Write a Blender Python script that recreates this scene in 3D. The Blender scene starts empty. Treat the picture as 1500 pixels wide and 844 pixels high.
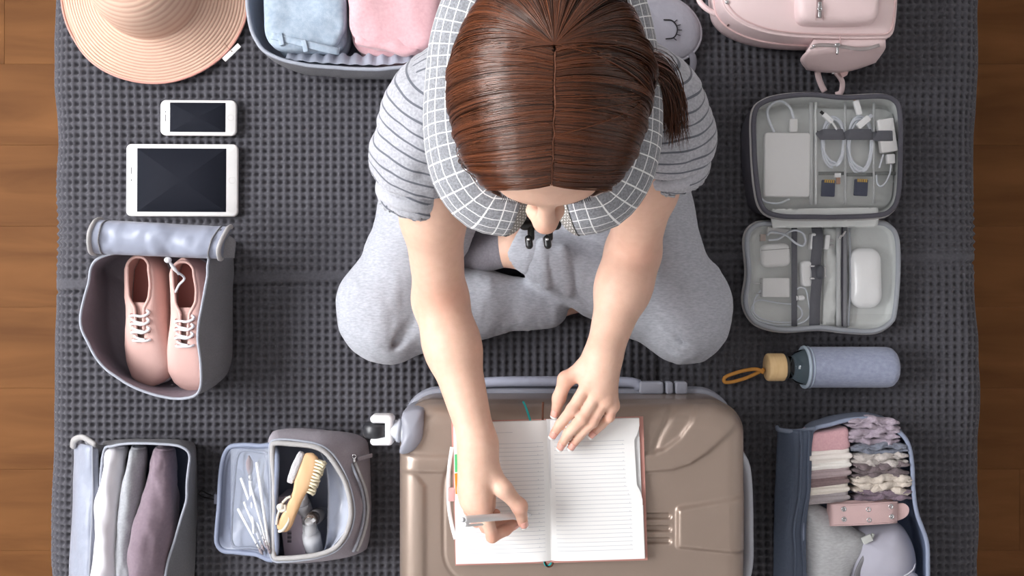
import bpy, math, random
import numpy as np
from math import pi, sin, cos, radians

# ---------------------------------------------------------------- camera, light, exposure
SC = bpy.context.scene
COL = SC.collection
CAMZ, FPX, CX, CY = 1.5, 1250.0, 750.0, 422.0      # bed top is z = 0, the camera looks straight down
cam_d = bpy.data.cameras.new('camera'); cam = bpy.data.objects.new('camera', cam_d); COL.objects.link(cam)
cam.location = (0, 0, CAMZ); cam_d.sensor_width = 36; cam_d.lens = FPX / 1500 * 36
cam_d.clip_start = .05
SC.camera = cam
W = bpy.data.worlds.new('room'); SC.world = W; W.use_nodes = True
W.node_tree.nodes['Background'].inputs[0].default_value = (.80, .87, 1.0, 1)
W.node_tree.nodes['Background'].inputs[1].default_value = .30
def area(name, loc, to, sx, sy, power, col):
    d = bpy.data.lights.new(name, 'AREA'); d.shape = 'RECTANGLE'; d.size = sx; d.size_y = sy; d.energy = power; d.color = col
    o = bpy.data.objects.new(name, d); COL.objects.link(o); o.location = loc
    from mathutils import Vector
    o.rotation_euler = (Vector(to) - Vector(loc)).to_track_quat('-Z', 'Y').to_euler()
    return o
area('window_daylight', (-2.62, .28, 1.85), (.1, .0, .05), 2.1, 1.6, 150, (.975, .98, 1.0))
SC.view_settings.view_transform = 'Standard'; SC.view_settings.look = 'None'
SC.view_settings.exposure = .35; SC.view_settings.gamma = 1.0
try: SC.view_settings.use_curve_mapping = False
except Exception: pass

# ---------------------------------------------------------------- helpers
RNG = np.random.RandomState(7); random.seed(7)
def P(px, py, z=0.0):                                # a point of the place seen at a pixel of the photo, at height z
    s = (CAMZ - z) / FPX
    return np.array([(px - CX) * s, (CY - py) * s, z])
def PP(*pts): return np.array([P(*p) for p in pts])
def S(z): return (CAMZ - z) / FPX
def lin(h):
    if not isinstance(h, str): return tuple(h) + (1,)
    c = [int(h[i:i+2], 16) / 255 for i in (0, 2, 4)]
    return tuple(x / 12.92 if x <= .04045 else ((x + .055) / 1.055) ** 2.4 for x in c) + (1,)

def hash3(i, j, k, seed):
    n = (i.astype(np.int64) * 374761393 + j.astype(np.int64) * 668265263 + k.astype(np.int64) * 2147483647 + seed * 1274126177) & 0xffffffff
    n = ((n ^ (n >> 13)) * 1274126177) & 0xffffffff
    n = (n ^ (n >> 16)) & 0xffff
    return n / 32767.5 - 1.0
def noise(p, scale=1.0, seed=0, octv=1):             # value noise, p (n,3)
    out = 0; amp = 1.0
    q = np.asarray(p, float) * scale
    for o in range(octv):
        f = np.floor(q); t = q - f; t = t * t * (3 - 2 * t); f = f.astype(np.int64)
        r = 0
        for a in (0, 1):
            for b in (0, 1):
                for c in (0, 1):
                    w = (t[:, 0] if a else 1 - t[:, 0]) * (t[:, 1] if b else 1 - t[:, 1]) * (t[:, 2] if c else 1 - t[:, 2])
                    r = r + w * hash3(f[:, 0] + a, f[:, 1] + b, f[:, 2] + c, seed + o)
        out = out + amp * r; amp *= .5; q = q * 2.03
    return out

# ---- node materials
def M(name, col, rough=.7, spec=.4, metal=0, bump=None, mel=None, sheen=0, trans=0, alpha=1, coat=0, ior=None, bdist=.002):
    m = bpy.data.materials.new(name); m.use_nodes = True
    nt = m.node_tree; b = nt.nodes['Principled BSDF']; L = nt.links
    c = lin(col)
    b.inputs['Base Color'].default_value = c; b.inputs['Roughness'].default_value = rough
    b.inputs['Specular IOR Level'].default_value = spec; b.inputs['Metallic'].default_value = metal
    if sheen: b.inputs['Sheen Weight'].default_value = sheen
    if trans: b.inputs['Transmission Weight'].default_value = trans
    if alpha < 1: b.inputs['Alpha'].default_value = alpha
    if coat: b.inputs['Coat Weight'].default_value = coat; b.inputs['Coat Roughness'].default_value = .15
    if ior: b.inputs['IOR'].default_value = ior
    if mel or bump:
        tc = nt.nodes.new('ShaderNodeTexCoord')
    if mel:                                          # heathered colour: (second colour, scale vector, contrast)
        c2, sc, con = mel
        mp = nt.nodes.new('ShaderNodeMapping'); L.new(tc.outputs['Object'], mp.inputs[0])
        mp.inputs['Scale'].default_value = sc if isinstance(sc, tuple) else (sc, sc, sc)
        n = nt.nodes.new('ShaderNodeTexNoise'); n.inputs['Scale'].default_value = 1; n.inputs['Detail'].default_value = 3
        L.new(mp.outputs[0], n.inputs['Vector'])
        r = nt.nodes.new('ShaderNodeValToRGB'); L.new(n.outputs[0], r.inputs[0])
        r.color_ramp.elements[0].position = .5 - .5 / con; r.color_ramp.elements[1].position = .5 + .5 / con
        r.color_ramp.elements[0].color = c; r.color_ramp.elements[1].color = lin(c2)
        L.new(r.outputs[0], b.inputs['Base Color'])
    if bump:
        sc, st = bump
        n2 = nt.nodes.new('ShaderNodeTexNoise'); n2.inputs['Detail'].default_value = 4
        mp2 = nt.nodes.new('ShaderNodeMapping'); L.new(tc.outputs['Object'], mp2.inputs[0])
        mp2.inputs['Scale'].default_value = sc if isinstance(sc, tuple) else (sc, sc, sc)
        n2.inputs['Scale'].default_value = 1; L.new(mp2.outputs[0], n2.inputs['Vector'])
        bp = nt.nodes.new('ShaderNodeBump'); bp.inputs['Strength'].default_value = st; bp.inputs['Distance'].default_value = bdist
        L.new(n2.outputs[0], bp.inputs['Height']); L.new(bp.outputs[0], b.inputs['Normal'])
    return m

# ---- mesh helpers: a shape is (V, [F arrays])
def fuse(*shapes):
    Vs, Fs, n = [], [], 0
    for V, F in shapes:
        Vs.append(V); Fs += [f + n for f in F]; n += len(V)
    return np.concatenate(Vs), Fs
def gridF(nu, nv, cu=False, cv=False):
    iu = np.arange(nu if cu else nu - 1); iv = np.arange(nv if cv else nv - 1)
    a, b = np.meshgrid(iu, iv, indexing='ij'); a1 = (a + 1) % nu; b1 = (b + 1) % nv
    return np.stack([a * nv + b, a1 * nv + b, a1 * nv + b1, a * nv + b1], -1).reshape(-1, 4)
def loft(secs, caps=(True, True), closed=True):      # (m sections, n points, 3)
    secs = np.asarray(secs, float); m, n = secs.shape[:2]
    V = secs.reshape(-1, 3); F = [gridF(m, n, False, closed)]
    F[0] = F[0][:, ::-1]
    add = []
    for e, i in ((0, 0), (1, m - 1)):
        if caps[e]:
            c = len(V) + len(add); add.append(secs[i].mean(0))
            k = np.arange(n); q = i * n + k; q1 = i * n + (k + 1) % n
            F.append(np.stack([q, q1, np.full(n, c)], -1) if e else np.stack([q1, q, np.full(n, c)], -1))
    if add: V = np.concatenate([V, np.array(add)])
    return V, F
def cr(pts, n, closed=False):                        # smooth curve through points, even arc steps
    p = np.asarray(pts, float); m = len(p)
    if m == 2 and not closed: return p[0] + (p[1] - p[0]) * np.linspace(0, 1, n)[:, None]
    if closed: q = np.concatenate([p[-1:], p, p[:2]])
    else: q = np.concatenate([2 * p[:1] - p[1:2], p, 2 * p[-1:] - p[-2:-1]])
    out = []
    t = np.linspace(0, 1, 16, endpoint=False)[:, None]
    for i in range(len(q) - 3):
        a, b, c, d = q[i], q[i+1], q[i+2], q[i+3]
        out.append(.5 * (2 * b + (c - a) * t + (2 * a - 5 * b + 4 * c - d) * t**2 + (3 * b - a - 3 * c + d) * t**3))
    out = np.concatenate(out + [p[:1] if closed else p[-1:]])
    d = np.r_[0, np.cumsum(np.linalg.norm(np.diff(out, axis=0), axis=1))]
    s = np.linspace(0, d[-1], n + 1)[:-1] if closed else np.linspace(0, d[-1], n)
    return np.stack([np.interp(s, d, out[:, k]) for k in range(out.shape[1])], -1)
def frames(path, up=None):
    T = np.gradient(path, axis=0); T /= np.linalg.norm(T, axis=1)[:, None] + 1e-12
    A = np.zeros_like(T)
    if up is not None:
        u = np.broadcast_to(np.asarray(up, float), T.shape)
        A = np.cross(u, T)
    else:
        v = np.array([0, 0, 1.0]) if abs(T[0, 2]) < .9 else np.array([1.0, 0, 0])
        a = np.cross(v, T[0])
        for i in range(len(T)):
            a = a - T[i] * a.dot(T[i]); a /= np.linalg.norm(a) + 1e-12; A[i] = a
    A /= np.linalg.norm(A, axis=1)[:, None] + 1e-12
    return T, A, np.cross(T, A)
def tube(path, r, ns=8, caps=True, closed=False, flat=1.0, up=None):
    path = np.asarray(path, float); T, A, B = frames(path, up)
    r = np.broadcast_to(np.asarray(r, float), (len(path),))
    th = np.arange(ns) * 2 * pi / ns
    secs = path[:, None] + r[:, None, None] * (np.cos(th)[None, :, None] * A[:, None] + flat * np.sin(th)[None, :, None] * B[:, None])
    if closed:
        return secs.reshape(-1, 3), [gridF(len(path), ns, True, True)[:, ::-1]]
    return loft(secs, (caps, caps))
def rtube(path, r, ns=10, e=5):                      # tube with rounded ends
    path = np.asarray(path, float); n = len(path); r = np.broadcast_to(np.asarray(r, float), (n,))
    d0 = path[0] - path[1]; d0 /= np.linalg.norm(d0); d1 = path[-1] - path[-2]; d1 /= np.linalg.norm(d1)
    a = np.linspace(pi / 2, 0, e, endpoint=False)
    p0 = [path[0] + d0 * r[0] * sin(x) for x in a]; r0 = [r[0] * max(cos(x), .02) for x in a]
    p1 = [path[-1] + d1 * r[-1] * sin(x) for x in a[::-1]]; r1 = [r[-1] * max(cos(x), .02) for x in a[::-1]]
    return tube(np.concatenate([p0, path, p1]), np.concatenate([r0, r, r1]), ns)
def ribbon(path, w, t, up):                          # flat strap, width along up x tangent
    path = np.asarray(path, float); T, A, B = frames(path, up)
    w = np.broadcast_to(np.asarray(w, float), (len(path),))[:, None] / 2; t = t / 2
    secs = np.stack([path + A * (w - t * .6) + B * t, path + A * w + B * 0, path + A * (w - t * .6) - B * t, path - A * (w - t * .6) - B * t, path - A * w, path - A * (w - t * .6) + B * t], 1)
    return loft(secs)
def rrect(a, b, r, k=5, s=1):                        # rounded rectangle outline, ccw
    r = max(min(r, a * .999, b * .999), 1e-5); out = []
    cs = [(a - r, b - r, 0), (-a + r, b - r, pi / 2), (-a + r, -b + r, pi), (a - r, -b + r, 1.5 * pi)]
    for i, (x, y, t0) in enumerate(cs):
        arc = [(x + r * cos(t0 + j / k * pi / 2), y + r * sin(t0 + j / k * pi / 2)) for j in range(k + 1)]
        out += arc
        nx, ny, t1 = cs[(i + 1) % 4]
        e = (nx + r * cos(t1), ny + r * sin(t1)); f = arc[-1]
        for j in range(1, s): out.append((f[0] + (e[0] - f[0]) * j / s, f[1] + (e[1] - f[1]) * j / s))
    return np.array(out)
def rot2(p, a): return np.stack([p[:, 0] * cos(a) - p[:, 1] * sin(a), p[:, 0] * sin(a) + p[:, 1] * cos(a)], -1)
def rbox(c, a, b, z0, z1, r=.004, bev=.002, rot=0, k=5, nb=3, bot=None):
    secs = []
    bb = bev if bot is None else bot
    prof = [(bb * (1 - sin(t)), z0 + bb * (1 - cos(t))) for t in np.linspace(0, pi / 2, nb + 1)] + \
           [(bev * (1 - cos(t)), z1 - bev * (1 - sin(t))) for t in np.linspace(0, pi / 2, nb + 1)]
    for d, z in prof:
        o = rot2(rrect(a - d, b - d, max(r - d, .0003), k), rot)
        secs.append(np.c_[o + np.asarray(c)[:2], np.full(len(o), z)])
    return loft(secs)
def obox(c, X, Y, Z, h, r=.003, bev=.0015):          # rounded box on an arbitrary frame: centre, axes, half sizes
    V, F = rbox((0, 0), h[0], h[1], -h[2], h[2], r, bev)
    return np.asarray(c) + V[:, :1] * np.asarray(X) + V[:, 1:2] * np.asarray(Y) + V[:, 2:] * np.asarray(Z), F
def unit(v): v = np.asarray(v, float); return v / np.linalg.norm(v)
def axes(d, up=(0, 0, 1)):
    X = unit(d); Y = unit(np.cross(up, X)); return X, Y, np.cross(X, Y)
def lathe(prof, o, d, ns=24, caps=(True, True)):     # profile (radius, distance along d) from o
    X, Y, Z = axes(d, (0, 0, 1) if abs(unit(d)[2]) < .9 else (1, 0, 0))
    th = np.arange(ns) * 2 * pi / ns
    secs = [np.asarray(o) + X * h + r * (np.cos(th)[:, None] * Y + np.sin(th)[:, None] * Z) for r, h in prof]
    return loft(secs, caps)
def sph(c, r, nu=10, nv=14):
    c = np.asarray(c); r = np.broadcast_to(np.asarray(r, float), (3,))
    t = np.linspace(-pi / 2 + .02, pi / 2 - .02, nu); f = np.arange(nv) * 2 * pi / nv
    return loft([[c + r * (cos(a) * cos(b), cos(a) * sin(b), sin(a)) for b in f] for a in t])
def pad(c, h, rot=0, e1=.5, e2=.5, amp=0, sc=30, seed=0, nu=22, nv=48, tilt=0, oct_=2, stretch=(1, 1, 1)):   # soft cushion (superquadric) with cloth folds
    sp = lambda v, e: np.sign(v) * np.abs(v) ** e
    t = np.linspace(-pi / 2 + .001, pi / 2 - .001, nu); f = np.arange(nv) * 2 * pi / nv
    t = np.sign(t) * (np.abs(t) / (pi / 2)) ** .8 * pi / 2
    T, Fq = np.meshgrid(t, f, indexing='ij')
    q = np.stack([h[0] * sp(np.cos(T), e1) * sp(np.cos(Fq), e2), h[1] * sp(np.cos(T), e1) * sp(np.sin(Fq), e2), h[2] * sp(np.sin(T), e1)], -1).reshape(-1, 3)
    if amp:
        n = q / (np.asarray(h) ** 2); n /= np.linalg.norm(n, axis=1)[:, None] + 1e-9
        w = noise(q * np.asarray(stretch), sc, seed, oct_)
        q = q + n * (amp * w)[:, None]
    if tilt: q = np.stack([q[:, 0] * cos(tilt) + q[:, 2] * sin(tilt), q[:, 1], -q[:, 0] * sin(tilt) + q[:, 2] * cos(tilt)], -1)
    q[:, :2] = rot2(q[:, :2], rot)
    return loft((q + np.asarray(c)).reshape(nu, nv, 3))

ORG = {}
def thing(name, label, cat, loc, group=None):
    o = bpy.data.objects.new(name, None); COL.objects.link(o); o.location = tuple(loc); o.empty_display_size = .02
    o['label'] = label; o['category'] = cat
    if group: o['group'] = group
    ORG[o.name] = np.asarray(loc, float); return o
def part(name, shape, mat, parent=None, sharp=None, smooth=True, attrs=None, label=None, kind=None):
    V, F = shape; V = np.asarray(V, float)
    org = ORG[parent.name] if parent else np.zeros(3)
    me = bpy.data.meshes.new(name)
    tot = sum(f.size for f in F); nf = sum(len(f) for f in F)
    me.vertices.add(len(V)); me.vertices.foreach_set('co', (V - org).astype(np.float32).ravel())
    me.loops.add(tot); me.loops.foreach_set('vertex_index', np.concatenate([f.ravel() for f in F]).astype(np.int32))
    st, s = [], 0
    for f in F:
        st.append(s + np.arange(len(f)) * f.shape[1]); s += f.size
    me.polygons.add(nf); me.polygons.foreach_set('loop_start', np.concatenate(st).astype(np.int32))
    me.update(calc_edges=True)
    me.polygons.foreach_set('use_smooth', np.full(nf, smooth))
    if attrs:
        for k, v in attrs.items():
            v = np.asarray(v, np.float32)
            if v.ndim == 1: me.attributes.new(k, 'FLOAT', 'POINT').data.foreach_set('value', v)
            else: me.attributes.new(k, 'FLOAT_VECTOR', 'POINT').data.foreach_set('vector', v.ravel())
    if sharp: me.set_sharp_from_angle(angle=radians(sharp))
    me.materials.append(mat)
    o = bpy.data.objects.new(name, me); COL.objects.link(o)
    if parent: o.parent = parent
    ORG[o.name] = org
    if label: o['label'] = label
    if kind: o['kind'] = kind
    return o
def solo(name, shape, mat, label, cat, group=None, **kw):     # a thing that is one mesh
    V, F = shape; org = np.array([V[:, 0].mean(), V[:, 1].mean(), V[:, 2].min()])
    o = part(name, (V - org, F), mat, None, **kw); o.location = tuple(org)
    ORG[o.name] = org
    o['label'] = label; o['category'] = cat
    if group: o['group'] = group
    return o
def ring2(pts): return np.asarray(pts, float)
def inset(o, d):                                     # move a closed outline (n,3) inward horizontally
    t = np.roll(o, -1, 0) - np.roll(o, 1, 0); n = np.stack([-t[:, 1], t[:, 0]], -1); n /= np.linalg.norm(n, axis=1)[:, None] + 1e-12
    a = .5 * np.sum(o[:, 0] * np.roll(o[:, 1], -1) - np.roll(o[:, 0], -1) * o[:, 1])
    q = o.copy(); q[:, :2] += n * d * (1 if a > 0 else -1); return q
def vcalm(V, amp, sc, seed, stretch=(1, 1, 1)):      # soft cloth wobble
    n = np.stack([noise(V * np.asarray(stretch), sc, seed + i, 2) for i in range(3)], -1); return V + n * amp
def bag(top, bot, n=120, th=.003, floor=.004, bulge=.006, wob=.0015, seed=0, nz=9):
    """open soft box: rim outline and base outline (3d points, matching order) -> outer shape, lining shape, rim path"""
    T = cr(top, n, True); Bo = cr(bot, n, True)
    out = []
    for i in range(nz):
        s = i / (nz - 1); q = Bo * (1 - s) + T * s
        out.append(inset(q, -bulge * sin(pi * s)))
    out = np.array(out); Vo = vcalm(out.reshape(-1, 3), wob, 22, seed)
    ramp = np.repeat(np.sin(np.linspace(0, 1, nz) * pi * .5 ), n)[:, None]
    outer = (Vo, [gridF(nz, n, False, True)[:, ::-1]])
    Vt = Vo.reshape(nz, n, 3)
    inn = [inset(Vt[nz - 1 - i], th) for i in range(nz - 1)]
    Bi = inset(Bo, th * 2); Bi[:, 2] = floor; c = Bi.mean(0)
    inn += [Bi, c + (Bi - c) * .5]
    lining = loft(np.array(inn), (False, True)); lining = (lining[0], lining[1])
    bc = Bo.copy(); c2 = bc.mean(0)
    base = loft(np.array([Vt[0], c2 + (Vt[0] - c2) * .5]), (False, True)); base = (base[0], [f[:, ::-1] for f in base[1]])
    return fuse(outer, base), lining, inset(Vt[-1], th * .5)
def torus(c, R, r, X, Y, nu=14, nv=6):
    th = np.arange(nu) * 2 * pi / nu; X = np.asarray(X); Y = np.asarray(Y)
    return tube(np.array([np.asarray(c) + R * (cos(t) * X + sin(t) * Y) for t in th]), r, nv, closed=True)
# ---------------------------------------------------------------- the setting: floor and bed
def wood_mat():
    m = M('oak_floor', '8a5c35', .6, .1); nt = m.node_tree; L = nt.links; b = nt.nodes['Principled BSDF']
    tc = nt.nodes.new('ShaderNodeTexCoord'); oi = nt.nodes.new('ShaderNodeObjectInfo')
    ad = nt.nodes.new('ShaderNodeVectorMath'); ad.operation = 'ADD'
    cx = nt.nodes.new('ShaderNodeCombineXYZ'); mu = nt.nodes.new('ShaderNodeMath'); mu.operation = 'MULTIPLY'; mu.inputs[1].default_value = 40
    L.new(oi.outputs['Random'], mu.inputs[0]); L.new(mu.outputs[0], cx.inputs[0]); L.new(mu.outputs[0], cx.inputs[2])
    L.new(tc.outputs['Object'], ad.inputs[0]); L.new(cx.outputs[0], ad.inputs[1])
    mp = nt.nodes.new('ShaderNodeMapping'); mp.inputs['Scale'].default_value = (2.2, 16, 1); L.new(ad.outputs[0], mp.inputs[0])
    n = nt.nodes.new('ShaderNodeTexNoise'); n.inputs['Scale'].default_value = 1; n.inputs['Detail'].default_value = 6; n.inputs['Distortion'].default_value = .6
    L.new(mp.outputs[0], n.inputs[0])
    r = nt.nodes.new('ShaderNodeValToRGB'); L.new(n.outputs[0], r.inputs[0])
    r.color_ramp.elements[0].position = .3; r.color_ramp.elements[0].color = lin('603d20')
    r.color_ramp.elements[1].position = .72; r.color_ramp.elements[1].color = lin('7b522e')
    hs = nt.nodes.new('ShaderNodeHueSaturation'); L.new(r.outputs[0], hs.inputs['Color'])
    ma = nt.nodes.new('ShaderNodeMath'); ma.operation = 'MULTIPLY_ADD'; ma.inputs[1].default_value = .12; ma.inputs[2].default_value = .94
    L.new(oi.outputs['Random'], ma.inputs[0]); L.new(ma.outputs[0], hs.inputs['Value'])
    L.new(hs.outputs[0], b.inputs['Base Color'])
    return m
ZF = -.5
WOOD = wood_mat()
fl = part('floor', rbox((-.13, .05), 2.7, 2.15, ZF - .06, ZF - .012, .01, .002), M('screed', '2a2018', .9))
fl['kind'] = 'structure'
plank_mesh = None
for r_ in range(-10, 11):
    off = (r_ * .47) % 1.3
    for c_ in range(-3, 3):
        x0 = c_ * 1.3 + off - .65
        if x0 - .65 > 2.45 or x0 + .65 < -2.75 or abs(r_ * .19 + .05) > 2: continue
        if plank_mesh is None:
            o = part('floor_plank', rbox((0, 0),   .6498, .0949, -.012, 0, .0004, .0004, nb=1, k=1), WOOD, fl, smooth=False); plank_mesh = o.data
        else:
            o = bpy.data.objects.new('floor_plank', plank_mesh); COL.objects.link(o); o.parent = fl
        o.location = (x0, r_ * .19 + .05, ZF)

PAINT = M('wall_paint', 'e6e5e4', .9, .2); WHITE = M('white_trim', 'e9e8e5', .4, .4)
def slab(x0, x1, y0, y1, z0, z1, b=.003): return rbox(((x0 + x1) / 2, (y0 + y1) / 2), (x1 - x0) / 2, (y1 - y0) / 2, z0, z1, .002, b, k=1, nb=1)
RX0, RX1, RY0, RY1, RZ = -2.72, 2.45, -1.95, 2.05, 2.85
WY0, WY1, WZ0, WZ1 = -.80, 1.36, 1.0, 2.70
def shell(name, shape, mat=PAINT):
    o = part(name, shape, mat); o['kind'] = 'structure'; return o
shell('wall_left', fuse(slab(RX0 - .12, RX0, RY0, WY0, ZF, RZ), slab(RX0 - .12, RX0, WY1, RY1, ZF, RZ), slab(RX0 - .12, RX0, WY0, WY1, ZF, WZ0), slab(RX0 - .12, RX0, WY0, WY1, WZ1, RZ)))
shell('wall_right', slab(RX1, RX1 + .12, RY0, RY1, ZF, RZ)); shell('wall_back', slab(RX0 - .12, RX1 + .12, RY1, RY1 + .12, ZF, RZ)); shell('wall_front', slab(RX0 - .12, RX1 + .12, RY0 - .12, RY0, ZF, RZ))
shell('ceiling', slab(RX0 - .12, RX1 + .12, RY0 - .12, RY1 + .12, RZ, RZ + .1))
wn = shell('window_1', fuse(slab(RX0 - .09, RX0 - .03, WY0, WY0 + .05, WZ0, WZ1), slab(RX0 - .09, RX0 - .03, WY1 - .05, WY1, WZ0, WZ1), slab(RX0 - .09, RX0 - .03, WY0, WY1, WZ0, WZ0 + .05), slab(RX0 - .09, RX0 - .03, WY0, WY1, WZ1 - .05, WZ1), slab(RX0 - .09, RX0 - .03, (WY0 + WY1) / 2 - .03, (WY0 + WY1) / 2 + .03, WZ0, WZ1)), WHITE)
part('window_sill', slab(RX0 - .1, RX0 + .08, WY0 - .05, WY1 + .05, WZ0 - .035, WZ0), WHITE, wn)
GLASSY = M('window_glass', 'ffffff', .02, .5, trans=1, ior=1.45)
for y0, y1 in ((WY0 + .05, (WY0 + WY1) / 2 - .03), ((WY0 + WY1) / 2 + .03, WY1 - .05)): part('pane', slab(RX0 - .064, RX0 - .058, y0, y1, WZ0 + .05, WZ1 - .05), GLASSY, wn)
for nm, sh_ in (('baseboard_left', slab(RX0, RX0 + .014, RY0, RY1, ZF, ZF + .09)), ('baseboard_right', slab(RX1 - .014, RX1, RY0, RY1, ZF, ZF + .09)), ('baseboard_back', slab(RX0, RX1, RY1 - .014, RY1, ZF, ZF + .09)), ('baseboard_front', slab(RX0, RX1, RY0, RY0 + .014, ZF, ZF + .09))): shell(nm, sh_, WHITE)

bed = thing('bed', 'wide double bed under the dark grey waffle bedspread', 'bed', (0, -.02, ZF))
part('mattress', rbox((.006, -.02), .80, .98, -.25, -.034, .06, .03), M('mattress_ticking', 'd8d6d2', .9), bed)
part('bed_base', rbox((.006, -.02), .785, .97, ZF + .06, -.255, .04, .01), M('bed_fabric', '3a3a3f', .9), bed)
for sx in (-.7, .7):
    for sy in (-.9, .88): part('leg', rbox((sx, sy), .025, .025, ZF, ZF + .06, .006, .003), M('leg_wood', '2b2320', .6), bed)

# bedspread: real waffle relief
PIT = .01385
def bedspread():
    cell = np.array([0, .22, .39, .63, .80])
    def line(a, b, da, db):
        c = []
        i = math.floor(a / PIT)
        while i * PIT < b:
            x = i * PIT
            if da <= x <= db: c += list(x + cell * PIT)
            else: c += list(x + np.array([0, .37, .66]) * PIT) if a < -.95 and b < 1 else [x]
            i += 1
        return np.array(c)
    xs = line(-1.14, 1.14, -.93, .94); ys = line(-.98, .94, -.53, .53)
    X, Y = np.meshgrid(xs, ys, indexing='ij'); dense = ((np.abs(X) < .95) & (np.abs(Y) < .55))
    p3 = np.stack([X, Y, X * 0], -1).reshape(-1, 3)
    nz = lambda s, seed, st=(1, 1, 1): noise(p3 * np.array(st), s, seed, 2).reshape(X.shape)
    # woven grid drifts a little over the cloth
    fx = (X / PIT) % 1; fy = (Y / PIT) % 1
    bump = lambda f: np.clip((.5 - np.abs(f - .505)) / .36, 0, 1) ** 1.3
    bx, by = bump(fx), bump(fy)
    sm = lambda a, b, v: np.clip((v - a) / (b - a), 0, 1) ** 2 * (3 - 2 * np.clip((v - a) / (b - a), 0, 1))
    hor = .55 * np.exp(-((Y - .09) / .06) ** 2) + .15 * nz(6, 3)
    ver = .75 * np.exp(-((Y + .15) / .1) ** 2) * np.exp(-((X - .10) / .30) ** 2)
    dep = np.maximum(bx * by, np.maximum(np.clip(hor, 0, 1) * by * .8, np.clip(ver, 0, 1) * bx * .85)) * .0078
    # plain woven band across the cloth and its fold line
    yb = .046 + np.where(X < 0, -.018 + .03 * X, .005 + .006 * X) + .003 * nz(3, 9)
    d = Y - yb
    band = np.exp(-(d / .0085) ** 6)
    dep = dep * (1 - band)
    z = -dep - .0005 - .0006 * band - .0035 * np.exp(-((d + .012) / .0035) ** 2) * sm(.2, .3, np.abs(X))
    z += -.003 + .004 * nz(4, 1) * (1 - band * .3) + .0022 * nz(11, 5)
    # soft creases between her knees and the suitcase
    for x0, y0, y1, wd, am in ((.262, -.2, -.02, .006, .008), (.19, -.2, -.06, .01, .003), (.36, -.16, -.03, .012, .004), (-.16, -.17, -.06, .012, .003)):
        z -= am * np.exp(-((X - x0 - .03 * (Y + .1)) / wd) ** 2) * sm(y0 - .04, y0 + .02, Y) * (1 - sm(y1 - .02, y1 + .04, Y))
    for x0, y0, sl, wd, am in ((.36, .30, .5, .03, .006), (.42, .36, -.4, .035, .006)):
        z += am * np.exp(-((Y - y0 - sl * (X - x0)) / wd) ** 2) * np.exp(-((X - x0) / .12) ** 2)
    z *= 1.0
    # fold over the mattress edges: arc length coordinate -> rounded drop
    R = .055; cx = .006; hw = .836 - R + .003 * nz(5, 12, (0, 1, 0)) + .012 * np.clip(-Y - .2, 0, 1)
    s = X - cx; a = np.abs(s); o = np.clip(a - hw, 0, None); ang = np.clip(o / R, 0, pi / 2); rest = np.clip(o - R * pi / 2, 0, None)
    nx = np.sin(ang); nzv = np.cos(ang)
    px = np.where(a < hw, a, hw + R * np.sin(ang)) + nx * z + rest * .02 + rest * .12 * nz(9, 14, (.3, 1, 0)) * 1.0
    pz = np.where(a < hw, z, -R + R * np.cos(ang) + nzv * z - rest)
    V = np.stack([cx + np.sign(s) * px, Y + rest * 0, pz], -1).reshape(-1, 3)
    return V, [gridF(len(xs), len(ys))]
cover = M('waffle_cotton', '56555b', .9, .15, mel=('4b4a50', 260, 2.5), sheen=.15)
bs = solo('bedspread', bedspread(), cover, 'dark grey waffle weave bedspread covering the whole bed', 'bedspread')
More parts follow.
